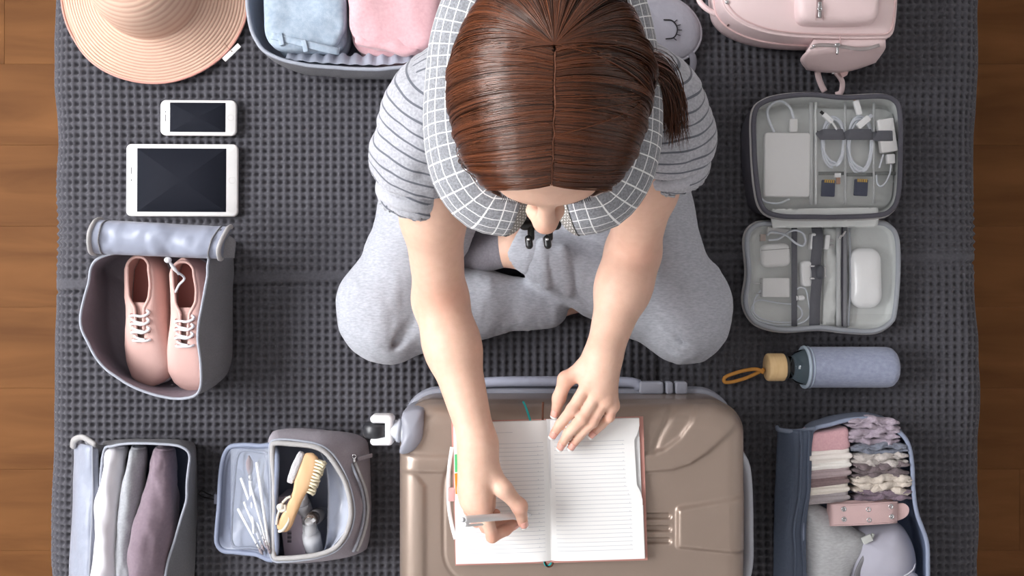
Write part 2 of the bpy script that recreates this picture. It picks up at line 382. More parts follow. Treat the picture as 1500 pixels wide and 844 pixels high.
# ---------------------------------------------------------------- distance field bodies (one continuous surface)
class Field:
    def __init__(s, lo, hi, h):
        s.lo = np.array(lo, float); s.h = h; s.n = np.ceil((np.array(hi) - s.lo) / h).astype(int) + 1
        s.f = np.full(s.n, .04, np.float32)
    def blk(s, lo, hi):
        a = np.clip(np.floor((np.asarray(lo) - s.lo) / s.h).astype(int), 0, s.n); b = np.clip(np.ceil((np.asarray(hi) - s.lo) / s.h).astype(int) + 1, 0, s.n)
        sl = tuple(slice(i, j) for i, j in zip(a, b))
        g = [(s.lo[k] + np.arange(a[k], b[k]) * s.h).astype(np.float32) for k in range(3)]
        return sl, g[0][:, None, None], g[1][None, :, None], g[2][None, None, :]
    def put(s, sl, d, k, mode):
        f = s.f[sl]
        if mode == 'cut':
            d = -d; h = np.clip(.5 + .5 * (d - f) / k, 0, 1)
            s.f[sl] = f + (d - f) * h + k * h * (1 - h)
        else:
            h = np.clip(.5 + .5 * (f - d) / k, 0, 1)
            s.f[sl] = f + (d - f) * h - k * h * (1 - h)
    def cone(s, a, b, ra, rb, k=.01, mode='u'):
        a = np.asarray(a, float); b = np.asarray(b, float); m = max(ra, rb) + .012 + k
        sl, x, y, z = s.blk(np.minimum(a, b) - m, np.maximum(a, b) + m)
        v = b - a; L = max(v.dot(v), 1e-12)
        t = np.clip(((x - a[0]) * v[0] + (y - a[1]) * v[1] + (z - a[2]) * v[2]) / L, 0, 1).astype(np.float32)
        d = np.sqrt((x - a[0] - t * v[0])**2 + (y - a[1] - t * v[1])**2 + (z - a[2] - t * v[2])**2) - (ra + t * (rb - ra))
        s.put(sl, d.astype(np.float32), k, mode)
    def chain(s, pts, rs, k=.01, mode='u'):
        for i in range(len(pts) - 1): s.cone(pts[i], pts[i+1], rs[i], rs[i+1], k, mode)
    def ell(s, c, r, R=None, k=.01, mode='u'):
        c = np.asarray(c, float); r = np.asarray(r, float); m = r.max() + .015 + k
        sl, x, y, z = s.blk(c - m, c + m); x = x - c[0]; y = y - c[1]; z = z - c[2]
        R = np.eye(3) if R is None else R                      # columns are the local axes
        q = [(x * R[0, i] + y * R[1, i] + z * R[2, i]) for i in range(3)]
        k0 = np.sqrt(sum((q[i] / r[i])**2 for i in range(3))); k1 = np.sqrt(sum((q[i] / r[i]**2)**2 for i in range(3))) + 1e-9
        s.put(sl, (k0 * (k0 - 1) / k1).astype(np.float32), k, mode)
    def mesh(s):                                               # surface nets
        f = s.f; inside = f < 0; nx, ny, nz = f.shape
        c = inside[:-1, :-1, :-1].astype(np.uint8)
        for d in ((1,0,0),(0,1,0),(0,0,1),(1,1,0),(1,0,1),(0,1,1),(1,1,1)):
            c += inside[d[0]:nx - 1 + d[0], d[1]:ny - 1 + d[1], d[2]:nz - 1 + d[2]]
        cells = np.argwhere((c > 0) & (c < 8)); del c
        key = (cells[:, 0] * ny + cells[:, 1]) * nz + cells[:, 2]
        ff = f.ravel(); off = [(a, b, g) for a in (0, 1) for b in (0, 1) for g in (0, 1)]
        val = np.stack([ff[key + (a * ny + b) * nz + g] for a, b, g in off], 1)
        acc = np.zeros((len(cells), 3)); cnt = np.zeros(len(cells))
        for i in range(8):
            for ax in range(3):
                if off[i][ax] == 0:
                    j = i + (4, 2, 1)[ax]; u, v = val[:, i], val[:, j]; x = (u < 0) != (v < 0)
                    t = np.where(x, u / np.where(x, u - v, 1), 0)
                    p = np.array(off[i], float)[None] + t[:, None] * np.eye(3)[ax]
                    acc += p * x[:, None]; cnt += x
        V = s.lo + (cells + acc / cnt[:, None]) * s.h
        quads = []
        for ax in range(3):
            i, j = off.index((0, 0, 0)), off.index(tuple(np.eye(3, dtype=int)[ax]))
            x = (val[:, i] < 0) != (val[:, j] < 0); kk = key[x]; flip = val[x, i] < 0
            b1, b2 = [(ny * nz, nz, 1)[q] for q in range(3) if q != ax]
            if ax == 1: b1, b2 = b2, b1
            q = np.stack([kk, kk - b1, kk - b1 - b2, kk - b2], 1)
            idx = np.searchsorted(key, q); idx = np.clip(idx, 0, len(key) - 1); ok = (key[idx] == q).all(1)
            idx = idx[ok]; fl = flip[ok]; idx[~fl] = idx[~fl][:, ::-1]; quads.append(idx)
        return V, [np.concatenate(quads)]
def relax(V, F, it=2, w=.5):                                   # light smoothing along the mesh
    q = F[0]
    for _ in range(it):
        acc = np.zeros_like(V); n = np.zeros(len(V))
        for a, b in ((0, 1), (1, 2), (2, 3), (3, 0)):
            for u, v in ((a, b), (b, a)):
                for k in range(3): acc[:, k] += np.bincount(q[:, u], V[q[:, v], k], len(V))
                n += np.bincount(q[:, u], minlength=len(V))
        V = V * (1 - w) + w * acc / np.maximum(n, 1)[:, None]
    return V
def normals(V, F):
    q = F[0]; fn = np.cross(V[q[:, 2]] - V[q[:, 0]], V[q[:, 3]] - V[q[:, 1]]); N = np.zeros_like(V)
    for a in range(4):
        for k in range(3): N[:, k] += np.bincount(q[:, a], fn[:, k], len(V))
    return N / (np.linalg.norm(N, axis=1)[:, None] + 1e-12)

# ---------------------------------------------------------------- the woman: joints
PITCH = radians(14); HC = np.array([.0355, .179, .65])
HX = np.array([1.0, 0, 0]); HF = np.array([0, -cos(PITCH), -sin(PITCH)]); HU = np.array([0, -sin(PITCH), cos(PITCH)])
HR = np.stack([HX, HF, HU], 1)
def H(x, f, u): return HC + HX * x + HF * f + HU * u
def HA(a): a = np.asarray(a, float); return HC + a[..., :1] * HX + a[..., 1:2] * HF + a[..., 2:] * HU
# image-left arm (writing) and image-right arm (resting)
A1 = dict(sh=P(622, 172, .425), el=P(645, 440, .245), wr=P(700, 648, .300))
A2 = dict(sh=P(968, 160, .425), el=P(927, 372, .235), wr=P(884, 520, .292))
body = Field((-.335, -.39, -.005), (.40, .44, .80), .0023)
B = body
# torso, neck, pelvis, legs (under the clothes)
B.ell((.04, .345, .10), (.135, .10, .09), k=.03)
B.cone((.04, .34, .12), (.04, .285, .33), .085, .10, .04)
B.cone((-.045, .255, .375), (.125, .255, .375), .075, .075, .04)
B.cone(A1['sh'] + [.03, .02, -.005], A2['sh'] + [-.03, .02, -.005], .045, .045, .04)
B.cone((.04, .245, .42), (.04, .205, .56), .052, .048, .03)
K1, K2 = P(563, 468, .088), P(1003, 468, .09)
B.chain([(-.05, .33, .105), K1, P(700, 445, .062), P(800, 446, .045)], [.062, .05, .042, .028], .02)
B.chain([(.13, .33, .105), K2, P(880, 418, .088), P(790, 372, .09), P(752, 362, .085), P(712, 368, .074)], [.062, .05, .042, .032, .030, .026], .02)
B.chain([P(712, 368, .074), P(668, 378, .058)], [.026, .018], .02)
B.chain([P(800, 446, .045), P(850, 440, .035)], [.028, .02], .02)
# arms
for A, pr in ((A1, 1), (A2, -1)):
    up = A['el'] - A['sh']; fo = A['wr'] - A['el']
    B.cone(A['sh'], A['sh'] + up * .5, .044, .041, .03)
    B.cone(A['sh'] + up * .45, A['el'], .041, .0365, .025)
    B.cone(A['el'], A['el'] + fo * .35, .037, .0385, .025)
    B.cone(A['el'] + fo * .30, A['wr'], .0385, .0245, .02)
    B.cone(A['el'] + [0, .005, -.012], A['el'] + [0, .01, -.014], .03, .03, .02)      # point of the elbow
# head and face
B.ell(H(0, -.012, .03), (.073, .092, .083), HR, .02)
B.ell(H(0, .033, -.035), (.058, .060, .082), HR, .03)
B.ell(H(0, .066, -.098), (.022, .020, .016), HR, .03)
B.ell(H(0, .075, .018), (.048, .018, .018), HR, .02)
for s in (-1, 1):
    B.ell(H(s * .036, .066, -.03), (.02, .02, .018), HR, .025)
    B.ell(H(s * .031, .098, -.004), (.015, .012, .009), HR, .012, 'cut')
    B.ell(H(s * .031, .0795, -.004), (.0145, .0115, .0105), HR, .004)
    B.ell(H(s * .070, -.012, -.008), (.007, .019, .03), HR, .006)
    B.ell(H(s * .0125, .108, -.036), (.0085, .0105, .008), HR, .008)
B.cone(H(0, .092, .006), H(0, .120, -.026), .008, .0105, .012)
B.ell(H(0, .121, -.029), (.0115, .010, .0095), HR, .008)
B.ell(H(0, .097, -.062), (.021, .009, .0055), HR, .005); B.ell(H(0, .0955, -.072), (.018, .009, .0058), HR, .005)
B.cone(H(-.014, .107, -.067), H(.014, .107, -.067), .0012, .0012, .002, 'cut')
for s in (-1, 1): B.ell(H(s * .007, .113, -.044), (.0035, .005, .003), HR, .003, 'cut')

# resting hand (image right): palm down over the top of the notebook
w = A2['wr']
mcp = dict(i=P(861, 563, .297), m=P(876, 575, .299), r=P(887, 586, .295), l=P(897, 594, .287))
fing = dict(i=[P(838, 600, .296), P(820, 622, .282), P(811, 636, .274)],
            m=[P(853, 613, .299), P(832, 636, .284), P(822, 653, .274)],
            r=[P(868, 618, .295), P(849, 638, .281), P(838, 653, .273)],
            l=[P(893, 611, .290), P(881, 623, .279), P(868, 636, .2715)])
rad = dict(i=[.0092, .0084, .0074, .0062], m=[.0092, .0085, .0074, .0062], r=[.0088, .0080, .0070, .0060], l=[.0080, .0070, .0062, .0054])
for k, q in mcp.items():
    B.cone(w + (q - w) * .08, q, .0175 if k in 'mr' else .0155, .0112 if k != 'l' else .0098, .012)
B.cone(w, mcp['m'] * .5 + w * .5, .021, .017, .02)
for k in 'imrl':
    q = [mcp[k]] + fing[k]
    B.chain(q, rad[k], .0022)
    B.ell(mcp[k] + [0, 0, .0022], (.0095, .0095, .0085), k=.006)
    B.ell(q[1] + [0, 0, .0008], (.0088, .0088, .0078) if k != 'l' else (.0074, .0074, .0068), k=.003)
th2 = [P(858, 540, .288), P(829, 556, .286), P(819, 583, .276), P(814, 605, .268)]
B.chain([w * .5 + th2[0] * .5] + th2[:1], [.017, .0155], .012)
B.chain(th2, [.0145, .0108, .0094, .0072], .006)
B.ell(th2[1] + [0, 0, .001], (.0115, .0115, .0095), k=.004)
# writing hand (image left): pen between thumb and index, other fingers curled beneath
w = A1['wr']
m1 = dict(i=P(708, 740, .319), m=P(695, 738, .315), r=P(685, 730, .304), l=P(680, 717, .289))
for k, q in m1.items():
    B.cone(w + (q - w) * .08, q, .0185 if k in 'im' else .0165, .0118 if k in 'im' else .0108, .014)
B.cone(w, m1['i'] * .5 + m1['r'] * .5 * 1 + 0, .022, .014, .02)
f1 = dict(i=[P(721, 786, .301), P(741, 777, .288), P(754, 768, .276)],
          m=[P(712, 772, .290), P(732, 772, .277), P(748, 767, .2705)],
          r=[P(698, 764, .281), P(714, 764, .2715), P(727, 752, .2705)],
          l=[P(687, 748, .273), P(697, 755, .2695), P(712, 745, .2695)])
r1 = dict(i=[.0102, .0088, .0078, .0064], m=[.0100, .0088, .0078, .0066], r=[.0096, .0082, .0074, .0064], l=[.0088, .0074, .0066, .0058])
for k in 'imrl':
    q = [m1[k]] + f1[k]; B.chain(q, r1[k], .0026)
    B.ell(q[1], (.0088, .0088, .0084) if k in 'im' else (.0078, .0078, .0074), k=.003)
th1 = [P(716, 692, .306), P(738, 717, .318), P(761, 742, .310), P(766, 766, .2955)]
B.chain([w * .6 + th1[0] * .4] + th1[:1], [.018, .016], .014)
B.chain(th1, [.0155, .0118, .0100, .0076], .007)
B.ell(th1[2], (.0108, .0108, .0098), k=.004)
B.cone(P(716, 700, .295), P(716, 742, .285), .012, .010, .012)           # web and heel of the hand
Vb, Fb = B.mesh(); del B.f
Vb = relax(Vb, Fb, 2, .4); Nb = normals(Vb, Fb)
# skin colour: warmer at knuckles, finger tips, elbows, nose, lips (a colour the skin itself has)
red = np.zeros(len(Vb), np.float32)
def blush(c, r, a): red[:] = np.maximum(red, a * np.exp(-np.sum((Vb - c)**2, 1) / r**2))
for k in 'imrl':
    for q in [mcp[k]] + fing[k][:1]: blush(q, .010, .45)
    blush(fing[k][2], .012, .65)
    for q in f1[k]: blush(q, .013, .6)
    blush(m1[k], .012, .35)
blush(th1[2], .014, .5); blush(th1[3], .014, .7); blush(th2[1], .016, .45); blush(th2[3], .014, .6); blush(th2[2], .012, .4)
blush(A1['el'] + [0, 0, .036], .03, .35); blush(A2['el'] + [0, 0, .036], .03, .35)
blush(H(0, .128, -.03), .016, .5)
lips = np.exp(-((Vb - H(0, .104, -.067)) @ HX / .02)**2 * 1.2 - ((Vb - H(0, .104, -.067)) @ HU / .009)**2 * 1.5) * ((Vb - H(0, .09, -.067)) @ HF > 0)
def skin_mat():
    m = M('skin', 'e2b498', .5, .35); nt = m.node_tree; L = nt.links; b = nt.nodes['Principled BSDF']
    at = nt.nodes.new('ShaderNodeAttribute'); at.attribute_name = 'red'
    n = nt.nodes.new('ShaderNodeTexNoise'); n.inputs['Scale'].default_value = 90; n.inputs['Detail'].default_value = 4
    tc = nt.nodes.new('ShaderNodeTexCoord'); L.new(tc.outputs['Object'], n.inputs[0])
    r0 = nt.nodes.new('ShaderNodeValToRGB'); L.new(n.outputs[0], r0.inputs[0])
    r0.color_ramp.elements[0].position = .3; r0.color_ramp.elements[0].color = lin('dbb29c'); r0.color_ramp.elements[1].position = .7; r0.color_ramp.elements[1].color = lin('e1baa5')
    mx = nt.nodes.new('ShaderNodeMix'); mx.data_type = 'RGBA'; L.new(at.outputs['Fac'], mx.inputs[0]); L.new(r0.outputs[0], mx.inputs[6]); mx.inputs[7].default_value = lin('cf7f68')
    L.new(mx.outputs[2], b.inputs['Base Color'])
    n2 = nt.nodes.new('ShaderNodeTexNoise'); n2.inputs['Scale'].default_value = 420; L.new(tc.outputs['Object'], n2.inputs[0])
    bp = nt.nodes.new('ShaderNodeBump'); bp.inputs['Strength'].default_value = .12; bp.inputs['Distance'].default_value = .001
    L.new(n2.outputs[0], bp.inputs['Height']); L.new(bp.outputs[0], b.inputs['Normal'])
    b.inputs['Subsurface Weight'].default_value = .12; b.inputs['Subsurface Radius'].default_value = (.01, .004, .002); b.inputs['Subsurface Scale'].default_value = .5
    return m
woman = thing('person', 'woman sitting cross-legged in striped tee and grey joggers, writing, brown hair parted in the middle', 'person', (.04, .2, 0))
SKIN = skin_mat()
part('body', (Vb, Fb), SKIN, woman, attrs={'red': np.clip(red + lips * .9, 0, 1)})
# nails with white tips
NAIL = M('nail', 'e6a99a', .25, .5, coat=.6); TIP = M('nail_tip', 'f6f1ee', .3, .5, coat=.6)
def nail(a, b, r, up=(0, 0, 1), w=.0052):
    d = unit(b - a); X = unit(np.cross(d, up)); U = np.cross(X, d)
    def sheet(t0, t1):
        q = []
        for t in np.linspace(t0, t1, 6):
            for v in np.linspace(-1, 1, 7):
                tap = 1 - .25 * max(0, (t - .0035) / .008)**2
                q.append(b + d * t + X * v * w * tap + U * (r + .0007 - .0030 * v * v * (w / .0052) - max(0, t - .001)**2 * 22 - max(0, -t - .006) * .5))
        q = np.array(q).reshape(6, 7, 3); lo = q - U * .0006
        return loft([np.concatenate([q[i], lo[i][::-1]]) for i in range(6)])
    o = part('fingernail', sheet(-.0065, .0042), NAIL, woman)
    part('nail_tip', sheet(.0042, .0072), TIP, o, label='white french nail tip')
for k in 'imrl': nail(fing[k][1], fing[k][2], rad[k][3], w=.0052 if k != 'l' else .0043)
nail(th2[2], th2[3], .0074, up=(-.55, 0, .85), w=.0058)
nail(th1[2], th1[3], .0078, up=(.5, -.35, .8), w=.006)
nail(f1['i'][1], f1['i'][2], .0066, up=(.3, -.8, .5))
# eyes, brows, lashes
EYEW = M('eye_white', 'efe9e4', .2, .5, coat=.5); DARK = M('lash', '2a1812', .7)
BROW = M('brow', '5a3422', .8)
for s in (-1, 1):
    part('eyeball', sph(H(s * .031, .0805, -.0065), (.0118, .0118, .0118), 8, 12), EYEW, woman)
    pth = cr([H(s * x, f, u) for x, f, u in ((.015, .0905, .018), (.026, .0905, .0215), (.037, .085, .0215), (.047, .074, .017))], 14)
    part('eyebrow', tube(pth, np.linspace(.0020, .0008, 14), 6, flat=.5), BROW, woman)
    sh = []
    for t in np.linspace(-1, 1, 17):
        a = H(s * .031 + t * .0125, .0905 - .003 * t * t, -.0095); b_ = a + HF * .007 + HX * t * .003 - HU * (.003)
        sh.append(tube(np.array([a, (a + b_) / 2 + HF * .001, b_ + HU * .002]), [.0005, .0004, .00015], 4))
    part('eyelashes', fuse(*sh), DARK, woman, kind='stuff')

# ---------------------------------------------------------------- clothes
def stripes_mat():
    m = M('striped_jersey', 'c9cad0', .85, .2, sheen=.2); nt = m.node_tree; L = nt.links; b = nt.nodes['Principled BSDF']
    at = nt.nodes.new('ShaderNodeAttribute'); at.attribute_name = 'along'
    def mth(op, a, v=None):
        n = nt.nodes.new('ShaderNodeMath'); n.operation = op; L.new(a, n.inputs[0])
        if v is not None: n.inputs[1].default_value = v
        return n.outputs[0]
    fr = mth('FRACT', mth('MULTIPLY', at.outputs['Fac'], 1 / .0155))
    ls = mth('LESS_THAN', fr, .17)
    n = nt.nodes.new('ShaderNodeTexNoise'); n.inputs['Scale'].default_value = 300; tc = nt.nodes.new('ShaderNodeTexCoord'); L.new(tc.outputs['Object'], n.inputs[0])
    r0 = nt.nodes.new('ShaderNodeValToRGB'); L.new(n.outputs[0], r0.inputs[0]); r0.color_ramp.elements[0].position = .3; r0.color_ramp.elements[1].position = .7
    r0.color_ramp.elements[0].color = lin('9c9da4'); r0.color_ramp.elements[1].color = lin('b8b9bf')
    mx = nt.nodes.new('ShaderNodeMix'); mx.data_type = 'RGBA'; L.new(ls, mx.inputs[0]); L.new(r0.outputs[0], mx.inputs[6]); mx.inputs[7].default_value = lin('656870')
    L.new(mx.outputs[2], b.inputs['Base Color']); return m
JERS = M('pale_jersey', 'a6a7ae', .85, .2, mel=('bcbdc4', 300, 2), sheen=.2)
sf = Field((-.19, .02, .05), (.28, .43, .52), .0032)
sf.ell((.04, .345, .12), (.15, .115, .10), k=.03)
sf.cone((.04, .34, .14), (.04, .285, .33), .105, .118, .04)
sf.cone((-.045, .255, .375), (.125, .255, .375), .088, .088, .04)
sf.cone(A1['sh'] + [.03, .02, .0], A2['sh'] + [-.03, .02, .0], .055, .055, .04)
SL = {}
for key, A, (ex, ey, ez) in (('a', A1, (603, 283, .365)), ('b', A2, (986, 244, .365))):
    e = P(ex, ey, ez); SL[key] = (A['sh'], e)
    sf.chain([A['sh'], A['sh'] * .45 + e * .55, e], [.056, .054, .0465], .03)
    d = unit(e - A['sh'])
    sf.cone(e + d * .030, e + d * .085, .075, .09, .004, 'cut')
    sf.cone(e - d * .004, e + d * .04, .0405, .0425, .004, 'cut')
    sf.cone(e - d * .001, e - d * .005, .0475, .0475, .004)
    sf.cone(e - d * .004, e + d * .04, .0415, .0425, .003, 'cut')
Vs, Fs = sf.mesh(); Vs = relax(Vs, Fs, 2); Ns = normals(Vs, Fs)
al = Vs[:, 2] * 1.0 - .2 * Vs[:, 1]; wr = np.zeros(len(Vs))
for key, (a, e) in SL.items():
    d = unit(e - a); t = (Vs - a) @ d; rr = np.linalg.norm(Vs - a - t[:, None] * d, axis=1)
    out = (Vs[:, 0] - .04) * (-1 if key == 'a' else 1)
    m_ = (t > -.06) & (out > .137) & (rr < .09); al[m_] = t[m_] + .035 * (Vs[m_] - a) @ unit(np.cross(d, (0, 0, 1))) / .05 * .3 + 10
    fold = noise(np.stack([t * 1.0, (Vs - a) @ np.array([0, 0, 1.]) * .35, (Vs - a) @ np.array([1., 0, 0]) * .5], -1), 75, 5 if key == 'a' else 8, 2)
    wr += np.where(m_, fold * .0022, 0)
wr += noise(Vs * np.array([1, 1, .6]), 28, 3, 2) * .0018
al += .0025 * noise(Vs, 30, 2, 1)
part('t_shirt', (Vs + Ns * wr[:, None], Fs), stripes_mat(), woman, attrs={'along': al})

for key, (a, e) in SL.items():
    d = unit(e - a); X_, Y_, Z_ = axes(d); th = np.arange(64) * 2 * pi / 64
    part('sleeve_hem', loft(np.array([e + d * h + r * (np.cos(th)[:, None] * Y_ + np.sin(th)[:, None] * Z_) for h, r in ((-.013, .0462), (-.010, .0482), (-.002, .0486), (.0025, .0480), (.0032, .0462), (.002, .0445), (-.008, .0435))]), (False, False)), JERS, woman)

tf = Field((-.34, -.14, -.012), (.41, .47, .24), .0036)
tf.ell((.04, .345, .095), (.165, .115, .098), k=.03)
tf.chain([(-.045, .325, .105), K1 * .5 + np.array([-.045, .325, .105]) * .5, K1 + [0, .01, 0]], [.088, .082, .066], .03)
tf.chain([K1, K1 + (P(700, 445, .066) - K1) * .6, P(700, 445, .064), P(800, 446, .05)], [.066, .062, .056, .040], .022)
tf.cone(K1 + [.0, -.004, -.005], K1 + [-.008, .03, 0], .066, .068, .02)
tf.chain([(.125, .325, .105), K2 * .5 + np.array([.125, .325, .105]) * .5, K2 + [0, .01, 0]], [.088, .082, .067], .03)
tf.chain([K2, K2 + (P(880, 415, .088) - K2) * .6, P(878, 415, .088), P(815, 385, .094), P(782, 369, .092)], [.067, .062, .056, .045, .039], .02)
tf.cone((.19, .16, .075), (.14, .05, .07), .058, .05, .03)
tf.cone((-.01, .24, .07), (.09, .24, .07), .06, .06, .04)
tf.cone((.10, .22, .07), (.105, .09, .06), .05, .045, .03)
tf.cone(K2 + [.0, -.004, -.005], K2 + [.008, .03, 0], .067, .068, .02)
# deep folds behind the knees and at the ankle
for a, b in ((P(610, 470, .155), P(575, 502, .135)), (P(600, 490, .15), P(570, 510, .12)), (P(955, 455, .165), P(1000, 500, .145)), (P(940, 470, .16), P(985, 515, .135))):
    tf.cone(a, b, .004, .0025, .014, 'cut')
for a, b in ((P(800, 365, .142), P(812, 425, .13)), (P(838, 372, .148), P(845, 440, .13)), (P(822, 405, .144), P(862, 452, .125)), (P(690, 402, .122), P(790, 415, .105))):
    tf.cone(a, b, .003, .002, .009, 'cut')
for a, b in ((P(795, 352, .136), P(800, 420, .125)), (P(825, 365, .142), P(832, 430, .13))):
    tf.cone(a, b, .007, .005, .012)
# the trouser leg is open at the ankle cuff
d = unit(P(750, 353, .087) - P(782, 369, .092)); e = P(782, 369, .092) + d * .002
tf.cone(e - d * .012, e + d * .05, .0345, .036, .004, 'cut'); tf.cone(e + d * .034, e + d * .08, .05, .05, .004, 'cut')
Vt, Ft = tf.mesh(); Vt = relax(Vt, Ft, 2); Nt = normals(Vt, Ft)
wr = noise(Vt * np.array([1, 1, .8]), 16, 3, 2) * .0028 + np.clip(noise(Vt * np.array([1.6, .8, .8]), 34, 7, 2), 0, 1) * .0018
JERSEY = M('grey_jersey', '9da0a8', .9, .15, mel=('b8bac2', (140, 420, 140), 2.2), sheen=.25, bump=(700, .15))
Vt2 = Vt + Nt * wr[:, None]; Vt2[:, 2] = np.maximum(Vt2[:, 2], .001)
part('joggers', (Vt2, Ft), JERSEY, woman)
# seam down the inside of the shin and a ribbed cuff
X_, Y_, Z_ = axes(d)
cs = [e - d * .012 + d * h for h in np.linspace(0, .044, 8)]
rr = [.0385, .0402, .0400, .0392, .0385, .0382, .038, .0365]
ng = 72
th = np.arange(ng) * 2 * pi / ng
secs = [c + (r * (1 + .012 * (np.arange(ng) % 2))[:, None]) * (np.cos(th)[:, None] * Y_ + np.sin(th)[:, None] * Z_) for c, r in zip(cs, rr)]
secs += [c + (.0345) * (np.cos(th)[:, None] * Y_ + np.sin(th)[:, None] * Z_) for c in cs[::-1]]
part('ankle_cuff', loft(secs, (False, False)), JERSEY, woman)
# sock on the crossed foot
kf = Field((-.10, .0, -.005), (.02, .11, .14), .0022)
kf.chain([P(730, 365, .0800), P(706, 369, .073)], [.0325, .0325], .01); kf.chain([P(706, 369, .073), P(664, 380, .056)], [.0305, .023], .015)
Vk, Fk = kf.mesh(); Vk = relax(Vk, Fk, 1)
part('sock', (Vk, Fk), M('grey_sock', '7d7a82', .9, .1, mel=('8d8a92', 300, 2), sheen=.2), woman)

# ---------------------------------------------------------------- hair
HR3 = np.array([.0875, .108, .108]); HO = np.array([0, -.015, .025])
def dirv(al_, be): return np.stack([np.cos(al_) * np.sin(be), np.sin(al_), np.cos(al_) * np.cos(be)], -1)
def hair_pt(dv, lift=0.0):
    """direction on the head -> point of the hair surface; below the ears the hair falls straight"""
    dv = np.asarray(dv, float); dn = dv / np.linalg.norm(dv, axis=-1, keepdims=True)
    flat = np.hypot(dn[..., 0], dn[..., 1]) + 1e-9; g = np.where(dn[..., 2] < 0, 1 / flat, 1.0)[..., None] * np.array([1, 1, 0]) + np.array([0, 0, 1.0])
    q = HO + dn * g * (HR3 + np.expand_dims(np.broadcast_to(lift, dn.shape[:-1]), -1))
    return HA(q)
def hair_mat(name, c1, c2, rough=.34):
    m = M(name, c1, rough, .55); nt = m.node_tree; L = nt.links; b = nt.nodes['Principled BSDF']
    at = nt.nodes.new('ShaderNodeAttribute'); at.attribute_name = 'tint'
    mx = nt.nodes.new('ShaderNodeMix'); mx.data_type = 'RGBA'; L.new(at.outputs['Fac'], mx.inputs[0]); mx.inputs[6].default_value = lin(c1); mx.inputs[7].default_value = lin(c2)
    L.new(mx.outputs[2], b.inputs['Base Color']); b.inputs['Specular Tint'].default_value = (1, .93, .88, 1)
    return m
HAIR = hair_mat('brown_hair', '2c160c', '6a3a22', .31)
rh = np.random.RandomState(3)
AF, AB = radians(45), radians(-22)                               # parting from the hairline to the crown
paths, rads, tint = [], [], []
NS = 13
def add_strand(p, r, tn):
    paths.append(p); rads.append(r); tint.append(tn)
clump = lambda a, s, f: noise(np.array([[a * f, s * 7.3, 1.7]]), 1, 21, 2)[0]
N1 = 2800
for s in (-1, 1):
    for i in range(N1):
        u = rh.rand(); a0 = AB + (AF - AB) * u + rh.randn() * .012
        cl = clump(a0, s, 26); cl2 = clump(a0 + 3, s, 9)
        end = radians(112) + rh.randn() * .06 - .10 * (u > .92)
        t = np.linspace(0, 1, NS); b00 = .008 + .02 * rh.rand(); be = s * (b00 + (end - b00) * t)
        # strands sweep back near the crown and towards the temples at the front
        sh_ = (.10 + .24 * sin(pi * min(u * 1.1 + .12, 1))) * np.clip(t * 1.25, 0, 1) ** 1.6 - .22 * (1 - u) ** 3 * np.sin(t * 2.2) + (.02 * cl * t + .05 * cl2 * t * t) * (1 - u ** 6) + .03 * np.sin(t * 5 + a0 * 3) * t
        al_ = np.minimum(a0 + sh_, radians(46) + .02 * rh.rand() + radians(24 + 5 * rh.rand()) * np.clip((t - .36) / .36, 0, 1) ** 1.5)
        vol = .002 + .006 * np.sin(np.clip(t * 1.6, 0, pi)) + .0035 * cl * np.sin(t * pi) + rh.rand() * .0032 - .0022 * np.exp(-t * 12)
        p = hair_pt(dirv(al_, be), vol)
        k = np.clip((t - .78) / .22, 0, 1)[:, None]
        p = p + k * k * np.array([-s * .012, .006 * (1 - 2 * u), -.02])
        add_strand(p, .00042, np.clip(.40 + .26 * cl + .28 * rh.randn(), 0, 1))
# crown: strands fan out from the whorl to the back and sides
w0 = dirv(np.array(AB), np.array(0.0))
for i in range(2400):
    az = rh.rand() * 2 - 1                                       # -1..1 across the back
    az_ = az * radians(112)
    low = -.42 - .25 * rh.rand()
    tgt = unit(np.array([sin(az_) * cos(low), -cos(az_) * cos(low), sin(low)]))
    om = math.acos(np.clip(w0 @ tgt, -1, 1)); t = np.linspace(rh.rand() * .01, 1, NS)[:, None]
    dv = (np.sin((1 - t) * om) * w0 + np.sin(t * om) * tgt) / sin(om)
    cl = clump(az_, 2, 14)
    t = t[:, 0]
    p = hair_pt(dv, .002 + .006 * np.sin(np.clip(t * 1.8, 0, pi)) + .004 * cl * np.sin(t * pi) + rh.rand() * .003 - .001 * np.exp(-t * 12))
    p += (np.sin(t * 3)[:, None] * HX) * (.006 * cl)
    add_strand(p, .00042, np.clip(.40 + .26 * cl + .28 * rh.randn(), 0, 1))
# locks that hang at the sides of the face onto the pillow
for s in (-1, 1):
    for i in range(330):
        u = rh.rand(); v = rh.rand()
        b0 = hair_pt(dirv(np.array(radians(34) - u * 1.2), np.array(s * radians(88))), .004 + .006 * v)
        q1 = H(s * (.087 - .004 * u), .058 - .11 * u, -.02) ; q2 = H(s * (.074 + .008 * v - .012 * (1 - u)), .074 - .12 * u + .01 * rh.randn(), -.055 - .02 * v)
        p = cr([b0, q1 + rh.randn(3) * .0022, q2 + rh.randn(3) * .003], NS)
        add_strand(p, np.linspace(.00065, .00035, NS), np.clip(.5 + .25 * rh.randn(), 0, 1))
